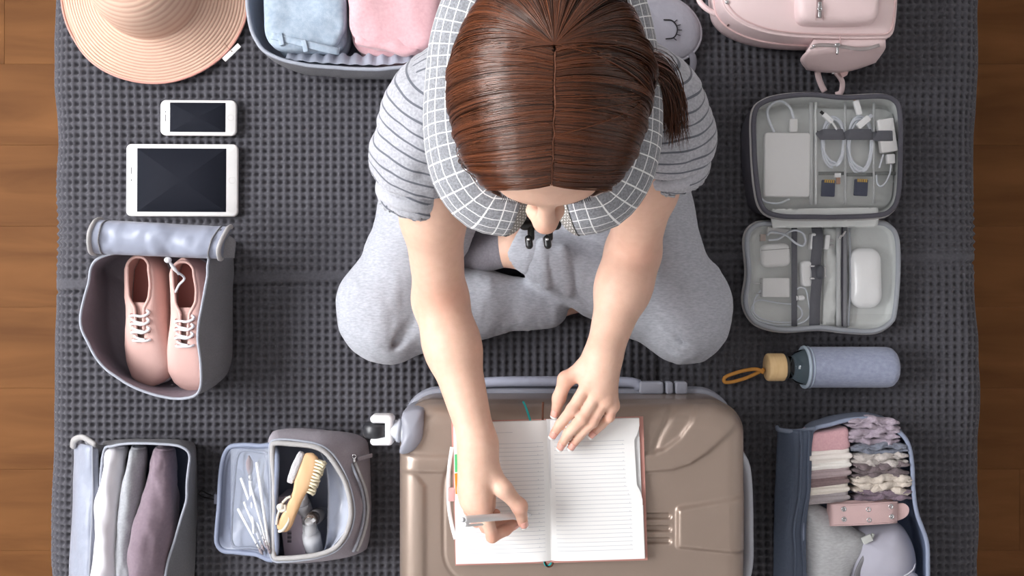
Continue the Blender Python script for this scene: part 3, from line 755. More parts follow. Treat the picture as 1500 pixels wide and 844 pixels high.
# a few loose hairs
for i in range(26):
    s = rh.choice([-1, 1]); a0 = AB + (AF - AB) * rh.rand(); t = np.linspace(0, 1, NS)
    p = hair_pt(dirv(a0 +   .12 * rh.randn() * t, s * (.05 + (1.2 + .4 * rh.rand()) * t)), .004 + .009 * np.sin(t * pi) * rh.rand())
    add_strand(p, .00028, .9)
def strands(paths, rads, tint, ns=3):
    Pn = np.stack(paths); n, m, _ = Pn.shape
    T = np.gradient(Pn, axis=1); T /= np.linalg.norm(T, axis=2, keepdims=True) + 1e-12
    c = HA(HO); U = Pn - c; U -= T * np.sum(U * T, 2, keepdims=True); U /= np.linalg.norm(U, axis=2, keepdims=True) + 1e-12; Bn = np.cross(T, U)
    R = np.stack([np.broadcast_to(np.asarray(r, float), (m,)) for r in rads])
    taper = np.ones(m); taper[-3:] = [.8, .6, .25]; R = R * taper
    th = np.arange(ns) * 2 * pi / ns + pi / 2
    V = Pn[:, :, None] + R[:, :, None, None] * (np.cos(th)[None, None, :, None] * Bn[:, :, None] * 1.6 + np.sin(th)[None, None, :, None] * U[:, :, None])
    g = gridF(m, ns, False, True)
    F = (np.arange(n)[:, None, None] * (m * ns) + g[None]).reshape(-1, 4)
    return (V.reshape(-1, 3), [F]), np.repeat(np.array(tint), m * ns)
shp, tn = strands(paths, rads, tint)
# scalp cap below the strands
aa = np.radians(np.linspace(-90, 46, 60)); bb = np.radians(np.linspace(-114, 114, 97))
A_, B_ = np.meshgrid(aa, bb, indexing='ij'); lf = np.where(np.abs(B_) < .03, -.0015, -.001)
cap = hair_pt(dirv(A_, B_), lf)
capo = part('hair', (cap.reshape(-1, 3), [gridF(60, 97)[:, ::-1]]), hair_mat('hair_base', '2a140b', '3b2012', .5), woman, attrs={'tint': np.full(60 * 97, .3)})
part('hair_strand', shp, HAIR, capo, attrs={'tint': tn}, kind='stuff')
pa = np.linspace(AB + .05, AF + .02, 40)
pv = np.stack([hair_pt(dirv(pa, np.full(40, b_)), .0006 + .0020 * (1 - abs(b_) / .02)) for b_ in np.linspace(-.017, .017, 5)], 1)
pv[:, :, 0] += (.0012 * noise(np.c_[pa * 14, pa * 0, pa * 0], 1, 4))[:, None]
part('scalp_parting', (pv.reshape(-1, 3), [gridF(40, 5)]), M('scalp', '8a5a44', .7), capo, label='pale line of scalp at the parting')
# tail of hair over her shoulder on the image right
paths, rads, tint = [], [], []
for i in range(300):
    o = rh.randn(3) * np.array([.009, .009, .005]); v = rh.rand()
    p = cr([P(925, 80, .60) + o * .5, P(966, 100, .535) + o * .7, P(984, 140, .505) + o * .8, P(988 + 7 * rh.randn(), 185 + 24 * v, .485) + o * .7], NS)
    add_strand(p, np.linspace(.0007, .0003, NS), np.clip(.45 + .25 * rh.randn(), 0, 1))
shp, tn = strands(paths, rads, tint)
part('hair_tail', shp, HAIR, capo, attrs={'tint': tn}, kind='stuff')

# ---------------------------------------------------------------- neck pillow
def pillow_mat():
    m = M('grid_jersey', 'b3b5b9', .9, .15, sheen=.2); nt = m.node_tree; L = nt.links; b = nt.nodes['Principled BSDF']
    at = nt.nodes.new('ShaderNodeAttribute'); at.attribute_name = 'uvp'; sp = nt.nodes.new('ShaderNodeSeparateXYZ'); L.new(at.outputs['Vector'], sp.inputs[0])
    def mth(op, a, v=None):
        n = nt.nodes.new('ShaderNodeMath'); n.operation = op; L.new(a, n.inputs[0])
        if v is not None:
            if isinstance(v, (int, float)): n.inputs[1].default_value = v
            else: L.new(v, n.inputs[1])
        return n.outputs[0]
    l1 = mth('LESS_THAN', mth('FRACT', sp.outputs[0]), .095); l2 = mth('LESS_THAN', mth('FRACT', sp.outputs[1]), .095)
    mxl = mth('MAXIMUM', l1, l2)
    n = nt.nodes.new('ShaderNodeTexNoise'); n.inputs['Scale'].default_value = 420; n.inputs['Detail'].default_value = 3; tc = nt.nodes.new('ShaderNodeTexCoord'); L.new(tc.outputs['Object'], n.inputs[0])
    r0 = nt.nodes.new('ShaderNodeValToRGB'); L.new(n.outputs[0], r0.inputs[0]); r0.color_ramp.elements[0].position = .35; r0.color_ramp.elements[1].position = .65
    r0.color_ramp.elements[0].color = lin('7a7c81'); r0.color_ramp.elements[1].color = lin('999ba0')
    mx = nt.nodes.new('ShaderNodeMix'); mx.data_type = 'RGBA'; L.new(mxl, mx.inputs[0]); L.new(r0.outputs[0], mx.inputs[6]); mx.inputs[7].default_value = lin('eceded')
    L.new(mx.outputs[2], b.inputs['Base Color']); return m
pil = thing('neck_pillow', 'grey horseshoe neck pillow with white grid lines around the neck of the woman', 'pillow', (.04, .2, .44))
pz = .498
pth = cr(PP((742, 292, pz - .012), (712, 282, pz - .006), (690, 245, pz), (680, 190, pz), (679, 130, pz), (686, 60, pz + .004), (710, -5, pz + .012), (750, -50, pz + .015), (800, -64, pz + .016), (850, -50, pz + .015), (886, -5, pz + .012), (905, 60, pz + .004), (912, 130, pz), (910, 190, pz), (898, 245, pz), (876, 280, pz - .006), (846, 290, pz - .012)), 90)
ln = np.linspace(0, 1, 90); rp = .0435 + .004 * np.exp(-((ln - .1) / .09)**2) + .004 * np.exp(-((ln - .9) / .09)**2) + .002 * np.sin(ln * 9)
ne = 9; aend = np.linspace(pi / 2, 0, ne, endpoint=False)
d0 = unit(pth[0] - pth[1]); d1 = unit(pth[-1] - pth[-2])
full = np.concatenate([[pth[0] + d0 * rp[0] * .62 * sin(x) for x in aend], pth, [pth[-1] + d1 * rp[-1] * .62 * sin(x) for x in aend[::-1]]])
rf = np.concatenate([[rp[0] * max(cos(x), .03) for x in aend], rp, [rp[-1] * max(cos(x), .03) for x in aend[::-1]]])
nsid = 48
Vp, Fp = tube(full, rf, nsid, up=(0, 0, 1))
arc = np.r_[0, np.cumsum(np.linalg.norm(np.diff(full, axis=0), axis=1) + np.abs(np.diff(rf)) * .6)]
uu = np.repeat(arc / .0128, nsid); vv = np.tile(np.arange(nsid) / nsid * 21, len(full))
uvp = np.stack([np.r_[uu, [0, 0]], np.r_[vv, [0, 0]], np.zeros(len(Vp))], -1)
uvp[:, :2] += .05 * np.stack([noise(Vp, 40, 3), noise(Vp, 40, 4)], -1) + .1
Vp = Vp + np.array([0, 0, 1]) * (noise(Vp, 24, 6, 2) * .0018)[:, None]
part('cushion', (Vp, Fp), pillow_mat(), pil, attrs={'uvp': uvp})
# perforated lining patches on the two inner ends, cords and black toggles
def dot_mat():
    m = M('perforated_patch', '8f8b86', .9, .1); nt = m.node_tree; L = nt.links; b = nt.nodes['Principled BSDF']
    tc = nt.nodes.new('ShaderNodeTexCoord'); v = nt.nodes.new('ShaderNodeTexVoronoi'); v.inputs['Scale'].default_value = 330; v.inputs['Randomness'].default_value = 0
    L.new(tc.outputs['Object'], v.inputs['Vector']); r = nt.nodes.new('ShaderNodeValToRGB'); L.new(v.outputs[0], r.inputs[0]); r.color_ramp.interpolation = 'CONSTANT'
    r.color_ramp.elements[0].color = lin('e4e2de'); r.color_ramp.elements[1].position = .36; r.color_ramp.elements[1].color = lin('8a8681'); L.new(r.outputs[0], b.inputs['Base Color']); return m
DOT = dot_mat()
for i, (end, dd, r0) in enumerate(((full[ne], d0, rp[0]), (full[-ne - 1], d1, rp[-1]))):
    q = []
    X_, Y_, Z_ = axes(dd)
    for a in np.linspace(.05, 1.32, 10):
        q.append([end + dd * r0 * .62 * cos(a) * 1.015 + (r0 * sin(a) * 1.02) * (cos(t) * Y_ + sin(t) * Z_) + dd * .0008 for t in np.arange(28) * 2 * pi / 28])
    part('end_patch', loft(np.array(q), (True, False)), DOT, pil, label='perforated patch on the inner end')
CORD = M('cord', 'b9b2a6', .8); BLK = M('black_plastic', '141416', .35, .5)
tg = P(790, 333, .478)
for s, e0 in ((-1, full[0]), (1, full[-1])):
    part('cord', tube(cr([e0 + [0, -.004, -.01], e0 * .5 + tg * .5 + [0, -.012, .0], tg], 14), .0022, 7), CORD, pil)
for dx in (-.010, .012):
    t_ = part('toggle', fuse(rtube(np.array([tg + [dx - .008, .003, 0], tg + [dx + .008, .003, 0]]), .0065, 12), rtube(np.array([tg + [dx, .0, .002], tg + [dx, -.013, .004]]), .0042, 10)), BLK, pil)
    part('cord_end', rtube(np.array([tg + [dx - .003, -.014, .006], tg + [dx - .002, -.022, .006]]), .0045, 10), BLK, t_)
    part('metal_tip', sph(tg + [dx - .003, -.015, .0105], .0022, 6, 8), M('chrome', 'd8d8da', .2, .5, 1), t_)
# ---------------------------------------------------------------- suitcase
SHZ = .240
sc_ = thing('suitcase', 'champagne hard-shell cabin suitcase lying flat under the notebook', 'suitcase', (.09, -.35, 0))
CHAMP = M('champagne_shell', '99887c', .36, .5, metal=.45, coat=.3, bump=(1500, .06))
def heights(px, py):                                 # relief of the shell, in the photo's own pixel grid at shell height
    def seg(a, b):
        a = np.array(a, float); b = np.array(b, float); v = b - a
        t = np.clip(((px - a[0]) * v[0] + (py - a[1]) * v[1]) / v.dot(v), 0, 1)
        return np.hypot(px - a[0] - t * v[0], py - a[1] - t * v[1])
    def poly(pts, closed=False, n=60):
        c = cr(np.array(pts, float), n, closed); c = np.concatenate([c, c[:1]]) if closed else c
        return np.min([seg(c[i], c[i+1]) for i in range(len(c) - 1)], 0)
    st = lambda x, w: 1 / (1 + np.exp(-np.clip(x / w, -30, 30)))
    h = np.zeros_like(px)
    # outer rail on the left, its chamfer at the top
    xr = 622 - np.clip((712 - py) / 22, 0, 1) * 18
    h += .0035 * st(xr - px, 1.6) * st(py - 690, 3) - .0005
    h -= .0016 * np.exp(-(poly([(668, 660), (655, 690), (650, 720), (650, 800), (652, 822), (664, 842), (690, 852), (780, 856)], n=40) / 2.6)**2)
    # sweeping curves at the upper right
    dA = poly([(1024, 592), (1012, 618), (996, 640), (972, 658), (940, 666), (900, 668)]); dB = poly([(1082, 622), (1060, 642), (1035, 664), (1010, 680), (985, 688), (940, 692), (900, 692)])
    dC = poly([(990, 594), (978, 618), (966, 640), (958, 662)])
    ya = np.interp(px, [900, 940, 972, 996, 1012, 1024], [668, 666, 658, 640, 618, 592]); yb = np.interp(px, [900, 940, 985, 1010, 1035, 1060, 1082, 1100], [692, 692, 688, 680, 664, 642, 622, 606])
    h += .0058 * st(py - ya, 1.5) * (px < 1026) + .0058 * (px >= 1026)
    h -= .0062 * st(py - yb, 1.4)
    h -= .0032 * np.exp(-(dC / 4)**2)
    for y in (757, 775, 793): h -= .0050 * np.exp(-(np.clip(seg((930, y), (979, y)) - 2.4, 0, 99) / 2.0)**2)
    # raised plate at the right edge
    pl = st(px - 992, 1.0) * st(py - (745 - (px - 992) * .175), 1.4) * st((801 + (px - 992) * .1) - py, 1.4)
    h += .0085 * pl
    return h
def suit_shell():
    x0, x1, y0, y1 = -.168, .349, -.535, -.172
    cx, cy, a, b = (x0 + x1) / 2, (y0 + y1) / 2, (x1 - x0) / 2, (y1 - y0) / 2
    R = .030
    ds = np.r_[R * (1 - np.cos(np.linspace(0, pi / 2, 9)))[:-1], np.linspace(R, b - .002, 92)]
    zs = np.where(ds < R, SHZ - R + np.sqrt(np.clip(R**2 - (R - ds)**2, 0, None)), SHZ)
    secs = []
    for z in (.122, .15, .18, SHZ - R - .004):
        o = rrect(a + .002, b + .002, .05, 14, 135); secs.append(np.c_[o + [cx, cy], np.full(len(o), z)])
    for d, z in zip(ds, zs):
        o = rrect(a - d, b - d, max(.05 - d * .55, .004), 14, 135); secs.append(np.c_[o + [cx, cy], np.full(len(o), z)])
    A = np.array(secs); q = A[4:].reshape(-1, 3)
    px = CX + q[:, 0] / S(SHZ); py = CY - q[:, 1] / S(SHZ)
    w = np.clip((q[:, 2] - (SHZ - R)) / R, 0, 1) ** .8
    # the shell bellies towards its middle
    dome = .006 * (1 - ((q[:, 0] - cx) / a)**2) * (1 - ((q[:, 1] - cy) / b)**2) * 0
    q[:, 2] += (heights(px, py)) * w + dome
    A[4:] = q.reshape(A[4:].shape)
    return loft(A, (True, True))
part('upper_shell', suit_shell(), CHAMP, sc_)
part('lower_shell', rbox((.0905, -.3535), .258, .181, .004, .104, .05, .03, k=10), CHAMP, sc_)
GREYP = M('grey_plastic', '8d8f9a', .4, .5); LGREY = M('pale_grey_plastic', 'b4b7c0', .35, .5); WHP = M('white_plastic', 'e6e7ea', .3, .5); DGP = M('dark_plastic', '2a2b30', .35, .5)
TAPE = M('zip_tape', '9fa3b4', .6, .4, bump=((900, 900, 300), .3))
o = rrect(.2585, .1835, .05, 12, 8); zp = np.c_[o + [.0905, -.3535], np.full(len(o), .113)]
part('zip', fuse(tube(zp, .0085, 8, closed=True, up=(0, 0, 1))), TAPE, sc_)
for z in (.1055, .1205): part('zip_piping', tube(np.c_[zp[:, :2] * 1, np.full(len(zp), z)] + 0, .0088 if z > .11 else .0095, 6, closed=True, flat=.28, up=(0, 0, 1)), GREYP, sc_)
# side handle and latch at the top edge, pull handle at the right end
xa, xb = P(702, 585, .12)[0], P(935, 585, .12)[0]
hp = cr([(xa, -.163, .118), (xa + .012, -.153, .119), ((xa + xb) / 2, -.151, .12), (xb - .012, -.153, .119), (xb, -.163, .118)], 30)
hd = part('carry_handle', tube(hp, .0085, 10, flat=1.3, up=(0, 0, 1)), TAPE, sc_)
for px0, px1 in ((936, 971), (974, 985), (988, 1006)):
    a_ = P(px0, 582, .125)[0]; b_ = P(px1, 582, .125)[0]; part('latch', rbox(((a_ + b_) / 2, -.1605), (b_ - a_) / 2, .010, .113, .133, .004, .003), GREYP, sc_)
part('pull_handle', tube(cr([(.350, -.255, .12), (.368, -.270, .12), (.378, -.30, .12), (.381, -.38, .12), (.378, -.46, .12), (.350, -.49, .12)], 30), .0085, 10, flat=1.8, up=(0, 0, 1)), LGREY, sc_)
# caster at the upper left corner
gc = P(606, 634, SHZ)
g = []
for i, z in enumerate(np.linspace(.15, .246, 10)):
    f = 1 - max(0, (i - 6) / 3) ** 2 * .13
    q = cr(PP((588, 606), (604, 599), (620, 599), (622, 606), (622, 628), (619, 645), (609, 660), (597, 667), (585, 668), (584, 660), (588, 646), (588, 625))[:, :2] * (S(SHZ) / S(0)), 40, True)
    c = q.mean(0); g.append(np.c_[c + (q - c) * f, np.full(40, z)])
part('corner_guard', loft(np.array(g)), GREYP, sc_)
wz = .224
ws = thing('x', '', '', (0, 0, 0)); bpy.data.objects.remove(ws)
a_, b_ = P(594, 632, wz), P(574, 630, wz)
sw = part('swivel_mount', lathe([(.0175, 0), (.0175, .004), (.0155, .0045), (.0155, .0065), (.0175, .007), (.0175, .012), (.0155, .0125), (.0150, .020), (.012, .022)], a_, b_ - a_, 24), LGREY, sc_)
fork = []
for dy in (-.0165, .0165):
    c = P(560, 629, wz) + [0, dy, 0]
    fork.append(rbox(c[:2],   .0165, .0062, wz - .016, wz + .014, .006, .005))
fork.append(rbox(P(571.5, 629, wz)[:2], .0062, .0222, wz - .014, wz + .015, .006, .005))
part('fork', fuse(*fork), WHP, sw)
wc = P(551, 630, wz - .004)
part('wheel', lathe([(.006, -.011), (.017, -.0105), (.0195, -.007), (.0200, 0), (.0195, .007), (.017, .0105), (.006, .011)], wc, (0, 1, 0), 28), DGP, sw)

# ---------------------------------------------------------------- notebook and pen
nb_ = thing('notebook', 'open ruled notebook with pink cover lying on the suitcase', 'notebook', P(805, 720, .244))
NZ = .2455
def q4(z, *pts): return PP(*[(x, y, z) for x, y in pts])
TL, TM, TR = (664, 620), (803.5, 616), (938, 612.5); BL, BM, BR = (668, 826), (808, 822), (945.5, 818)
def lerp2(a, b, t): return np.array(a) * (1 - t) + np.array(b) * t
PINK = M('pink_cover', 'c08a80', .6, .3, bump=(600, .2))
cvr = [lerp2(TL, TL, 0) + [-3, -2.5], np.array(TR) + [4, -2.5], np.array(BR) + [3, 2.5], np.array(BL) + [-1, 2.5]]
cc = np.array([P(x, y, NZ) for x, y in cvr]); 
def slabq(c4, z0, z1):
    c = np.asarray(c4)[:, :2]; n = 8
    o = np.concatenate([[c[i] + (c[(i + 1) % 4] - c[i]) * t for t in np.linspace(0, 1, n, endpoint=False)] for i in range(4)])
    return loft([np.c_[o, np.full(len(o), z)] for z in (z0, z1)])
part('cover', slabq(cc[::-1], NZ - .001, NZ + .0012), PINK, nb_, sharp=40)
PAPER = M('paper', 'efeeec', .75, .2)
def page(side, zt, ext=0.0, thick=.0075, cut=None):
    """page block: cross-section curves down into the gutter"""
    nu, nv = 24, 20; out = []
    for v in np.linspace(0, 1, nv):
        row = []
        for u in np.linspace(0, 1, nu):
            a = lerp2(TM, BM, v); e = lerp2(TL, BL, v) if side < 0 else lerp2(TR, BR, v)
            if side > 0 and cut: e = e + np.array([np.interp(v, *cut), 0])
            p = a + (e - a) * u
            z = NZ + .0015 + thick * (1 - .8 * math.exp(-u * 14)) - .0012 * u * u + zt
            w_ = P(p[0], p[1], NZ + .006); row.append([w_[0], w_[1], z])
        out.append(row)
    return np.array(out)
PGS = {}
for side in (-1, 1):
    top = page(side, 0, cut=([0, .085, .09, .13, .14, .5, .53, .56, 1], [-2, -2, -2, -10, -10.5, -9, -3, -1.5, -1.5]) if side > 0 else None); PGS[side] = top
    lo = top.copy(); lo[:, :, 2] = NZ + .0012
    ring_t = np.concatenate([top[:, 0], top[-1, 1:], top[-2::-1, -1], top[0, -2:0:-1]]); ring_l = ring_t.copy(); ring_l[:, 2] = NZ + .0012
    n_ = len(ring_t)
    sh_ = fuse((top.reshape(-1, 3), [gridF(*top.shape[:2])]), loft([ring_l, ring_t], (False, False)))
    pg = part('page_block', sh_, PAPER, nb_, sharp=35, label='left ruled pages' if side < 0 else 'right ruled pages with stepped index edge')
    # printed rules (flat ink on the page)
    INK = M('ink_rule', 'c2c4ca', .8, .1) if side < 0 else INK
    from_v = []
    def surf(u, v):
        i = v * (top.shape[0] - 1); j = u * (top.shape[1] - 1); i0, j0 = min(int(i), top.shape[0] - 2), min(int(j), top.shape[1] - 2); fi, fj = i - i0, j - j0
        return (top[i0, j0] * (1 - fi) * (1 - fj) + top[i0 + 1, j0] * fi * (1 - fj) + top[i0, j0 + 1] * (1 - fi) * fj + top[i0 + 1, j0 + 1] * fi * fj) + [0, 0, .00025]
    def rule(v, u0, u1, w=.00028):
        us = np.linspace(u0, u1, 14); ln_ = np.array([surf(u, v) for u in us])
        return (np.stack([ln_ + [0, w, 0], ln_ - [0, w, 0]], 1).reshape(-1, 3), [gridF(14, 2)])
    rs = [rule(.075, .38 if side < 0 else .08, .92 if side < 0 else .48)]
    for i in range(27):
        v = .155 + i * .0298; rs.append(rule(v, .06, .92 if side < 0 else .88))
        if i % 2: 
            u = (.12 if side < 0 else .86); c = surf(u, v - .006); rs.append((c + np.array([[-.0005, -.0005, 0], [.0005, -.0005, 0], [.0005, .0005, 0], [-.0005, .0005, 0]]), [np.array([[0, 1, 2, 3]])]))
    part('ruled_lines', fuse(*rs), INK, pg, smooth=False)
# under-sheets showing at the stepped edge
for k_, (y0, y1, ex, z) in enumerate(((613, 716, -2.6, .0035), (640, 818, -2.2, .0022), (740, 818, -.3, .0028))):
    q = [(800, y0 + 1), (938 + (y0 - 612) * .036 + ex, y0), (938 + (y1 - 612) * .036 + ex, y1), (806, y1)]
    part('index_sheet', slabq(q4(NZ + z, *q)[::-1], NZ + z, NZ + z + .0006), M('index_paper%d' % k_, ('dcdcdc', 'e6e5e3', 'ecebe9')[k_], .75), nb_, sharp=40)
for nm, col, q in (('green_index_tab', '57c47e', [(664.5, 666), (676, 664), (676, 691), (665, 692)]), ('orange_index_tab', 'f08a12', [(664.5, 694), (676, 692), (677, 722), (666, 724)])):
    part('index_tab', slabq(q4(NZ + .0088, *[(x + 1.5, y) for x, y in q])[::-1], NZ + .0083, NZ + .0092), M(nm, col, .6), nb_, sharp=40, label=nm.replace('_', ' '))
ELA = M('elastic', 'e7dedd', .7)
part('elastic_band', ribbon(cr(q4(NZ + .004, (662, 655), (657.5, 690), (657, 735), (661, 765), (667, 790)), 24), .0055, .001, (0, 0, 1)), ELA, nb_)
part('pen_loop', rbox(P(661.5, 724, NZ + .004)[:2], .0052, .0098, NZ + .0005, NZ + .0085, .002, .001), M('pink_loop', 'd9a7a4', .6), nb_)
for nm, col, pts in (('teal', '1f9a98', [(766, 588), (770, 596), (777, 617), (782, 640)]), ('brown', '5b3320', [(795.5, 589), (795, 600), (795, 618), (796, 640)])):
    pp = cr([P(x, y, NZ + .0015 if y < 620 else NZ + .004) for x, y in pts], 14)
    part('bookmark_ribbon', ribbon(pp, .0032, .0008, (0, 0, 1)), M(nm + '_ribbon', col, .6), nb_, label=nm + ' ribbon bookmark')
for col, pts in (('1f9a98', [(797, 822), (799, 828), (804, 829), (808, 824)]), ('5b3320', [(798, 823), (802, 830), (808, 829), (810, 824)])):
    part('bookmark_end', ribbon(cr([P(x, y, NZ + .001) for x, y in pts], 10), .003, .0008, (0, 0, 1)), M('ribbon_end_' + col, col, .6), nb_)
part('clear_sticker', slabq(q4(NZ + .0078, (808, 628), (822, 627), (823, 645), (809, 646))[::-1], NZ + .0081, NZ + .0086), M('pale_sticker', 'd9dbe0', .35), nb_, sharp=40)

pn = thing('pen', 'white ballpoint pen held over the left notebook page', 'pen', P(778, 754, .255))
pa_, pb_ = P(679, 761.5, .374), P(778.5, 754, .2553)
dp = unit(pb_ - pa_); L_ = np.linalg.norm(pb_ - pa_)
PW = M('pen_white', 'e9e9ea', .3, .5, coat=.3)
part('barrel', lathe([(.0038, 0), (.0048, .001), (.0048, .004), (.0050, .006), (.0050, L_ - .022), (.0046, L_ - .016), (.0022, L_ - .003)], pa_, dp, 20), PW, pn)
part('tip', lathe([(.0021, L_ - .003), (.0010, L_ - .001), (.0004, L_)], pa_, dp, 12), M('pen_tip', '55565a', .3, .5, 1), pn)
part('push_button', lathe([(.0025, -.004), (.0032, -.0035), (.0032, .001)], pa_, dp, 14), M('pen_grey', 'b9babd', .3), pn)
sd = unit(np.cross(dp, (0, 0, 1))) ; sd = sd if sd[1] < 0 else -sd
X3, Y3, Z3 = dp, sd, np.cross(dp, sd)
part('clip', fuse(obox(pa_ + dp * .026 + sd * .0085, X3, Y3, Z3, (.017, .0013, .0024), .0012, .0008), obox(pa_ + dp * .008 + sd * .006, X3, Y3, Z3, (.003, .0035, .0022), .001, .0006)), PW, pn)
# ---------------------------------------------------------------- straw-coloured sun hat
STRAW = hair_mat('pink_braid', 'd2b4a0', 'bb9384', .75); STRAW.node_tree.nodes['Principled BSDF'].inputs['Specular IOR Level'].default_value = .2
hz = .02
hc = P(222, -17, hz)
ht = thing('sun_hat', 'pale pink wide-brimmed sun hat with stitched rings beside the travel cubes', 'hat', (hc[0], hc[1], 0))
def hat():
    prof, tn_ = [], []
    Rb, Rc, Hc = .164, .092, .105
    nb2 = 15 * 8
    for i in range(nb2 + 1):
        t = i / nb2; r = Rb + (Rc - Rb) * t
        prof.append((r, .012 + .020 * t ** 2 - .0016 * abs(cos(pi * t * 14)) ** 6)); tn_.append(abs(cos(pi * t * 14)) ** 5)
    for i in range(1, 73):
        t = i / 72; a = t * pi / 2
        r = Rc * (cos(a) ** .62) * (1 - .06 * t) if t < 1 else .0005
        prof.append((max(r, .0005), .032 + Hc * sin(a) ** .8 - .0012 * abs(sin(pi * t * 13)) ** 6)); tn_.append(abs(sin(pi * t * 13)) ** 5)
    th = np.arange(112) * 2 * pi / 112; secs = []; tv = []
    for r, z in prof:
        k = np.clip((r - Rc) / (Rb - Rc), 0, 1)
        zz = z + k * k * (.009 * np.sin(3 * th + .6) + .004 * np.sin(5 * th))
        rr = r * (1 + k * .01 * np.sin(2 * th + 1))
        secs.append(np.c_[hc[0] + rr * np.cos(th), hc[1] + rr * np.sin(th), np.maximum(zz, .003)])
    secs = np.array(secs); lo = secs[:1].copy(); lo[:, :, 2] -= .002
    under = secs[::4].copy(); under[:, :, 2] -= .0025
    sh_ = fuse(loft(secs, (False, True)), loft(np.concatenate([under[::-1], secs[:1]]), (True, False))); tt = np.zeros(len(sh_[0])); tt[:len(tn_) * 112] = np.repeat(tn_, 112)
    return sh_, secs[0], tt
hs, edge, htint = hat()
part('hat_body', hs, STRAW, ht, attrs={'tint': htint * .8})
part('brim_edge', tube(edge, .0022, 6, closed=True, up=(0, 0, 1)), M('edge_tape', 'd3998c', .7), ht)
la, lb = P(328, 88, .03), P(351, 66, .03); dl = unit(lb - la); nl = np.array([dl[1], -dl[0], 0])
part('label_tag', obox((la + lb) / 2, dl, nl, (0, 0, 1), (np.linalg.norm(lb - la) / 2, .0042, .0012), .0008, .0006), M('label_white', 'ecebea', .6), ht, label='white fabric tag sewn to the brim')
part('tag_thread', tube(cr([P(340, 76, .032), P(334, 70, .034), P(329, 63, .034)], 8), .0006, 5), M('thread', '8a6252', .7), ht)

# ---------------------------------------------------------------- phone and tablet
WG = M('white_glass', 'eceae9', .25, .5, coat=.5); SCR = M('dark_screen', '1d1f27', .6, .05)
def device(name, label, px0, py0, px1, py1, z, scr, r, cat, home, rot=0):
    a, b = P(px0, py0, z), P(px1, py1, z); c = (a + b) / 2; hx, hy = abs(b - a)[:2] / 2
    t = thing(name, label, cat, (c[0], c[1], 0))
    part('body', rbox(c, hx, hy, .0005, z, r, .0022, rot, 8, 4), M(name + '_shell', 'e9e4e2', .3, .5), t)
    part('front_glass', rbox(c, hx - .0012, hy - .0012, z - .0004, z + .0003, r - .001, .0003, rot, 8, 1), WG, t)
    s0, s1 = P(scr[0], scr[1], z), P(scr[2], scr[3], z); sc2 = (s0 + s1) / 2; sh = abs(s1 - s0)[:2] / 2
    part('screen', rbox(c + np.r_[rot2((sc2 - c)[None, :2], rot)[0], 0], sh[0], sh[1], z, z + .0006, .0006, .0002, rot, 2, 1), SCR, t)
    hb = P(home[0], home[1], z)
    part('home_button', torus(hb + [0, 0, .0004], home[2], .0003, (1, 0, 0), (0, 1, 0), 24, 5), M(name + '_ring', 'cfccca', .3), t)
    e = P(home[3], home[4], z); part('camera', sph(e + [0, 0, .0003], (.0012, .0012, .0003), 5, 10), SCR, t)
    part('speaker', rbox(P(home[5], home[6], z)[:2], .0008, .006, z, z + .0005, .0007, .0001, rot, 3, 1), M(name + '_slot', '6c6a6c', .5), t)
    return t
device('phone', 'white phone with a black screen lying above the larger tablet', 234.5, 146.5, 346, 198.5, .008, (249, 150.5, 330.5, 193.5), .010, 'phone', (338, 172.5, .0052, 242.5, 164, 242.5, 173), -.006)
device('tablet', 'white tablet with a black screen lying below the phone', 184.5, 211, 348, 317, .008, (201, 217.5, 331.5, 310.5), .009, 'tablet', (340, 264, .0058, 192.5, 264, 192.5, 250), -.004)

# ---------------------------------------------------------------- materials of the travel cubes
LIN = M('blue_grey_lining', '9298a8', .42, .5, sheen=.2, bump=(55, .35), bdist=.006)
LIND = M('dark_blue_lining', '5d6478', .45, .4, bump=(60, .35), bdist=.006)
GRYF = M('grey_canvas', '76767a', .85, .2, mel=('86868a', 500, 2.0), bump=(900, .25))
MAUV = M('mauve_grey_canvas', '9d979f', .7, .25, mel=('aaa4ab', 400, 2), bump=(800, .2))
TRIM = M('pale_trim', '9da1ac', .55, .35)
ZIPT = M('zip_teeth', 'b0aeae', .45, .4, bump=((1200, 1200, 1200), .6))
CHR = M('chrome_metal', 'd0d0d2', .22, .5, 1)

# ---------------------------------------------------------------- upper travel cube with jeans and jumper
tc_ = thing('packing_cube', 'open grey travel cube at the top holding folded jeans and a pink jumper', 'travel cube', P(500, 0, 0))
rim = PP((361, -20, .09), (364, 30, .09), (374, 60, .09), (392, 80, .088), (430, 93, .086), (480, 99, .085), (560, 102, .085), (610, 95, .085), (640, 78, .088), (655, 40, .09), (660, -60, .09), (650, -150, .09), (560, -165, .09), (440, -165, .09), (370, -140, .09))
basep = rim.copy(); cpt = rim.mean(0); basep[:, :2] = cpt[:2] + (rim[:, :2] - cpt[:2]) * .965; basep[:, 2] = .001
o_, l_, r_ = bag(rim, basep, 140, .0035, .004, .004, .0012, 3)
part('shell', o_, GRYF, tc_); part('lining', l_, LIN, tc_); part('rim_binding', tube(r_, .0034, 6, closed=True), TRIM, tc_)
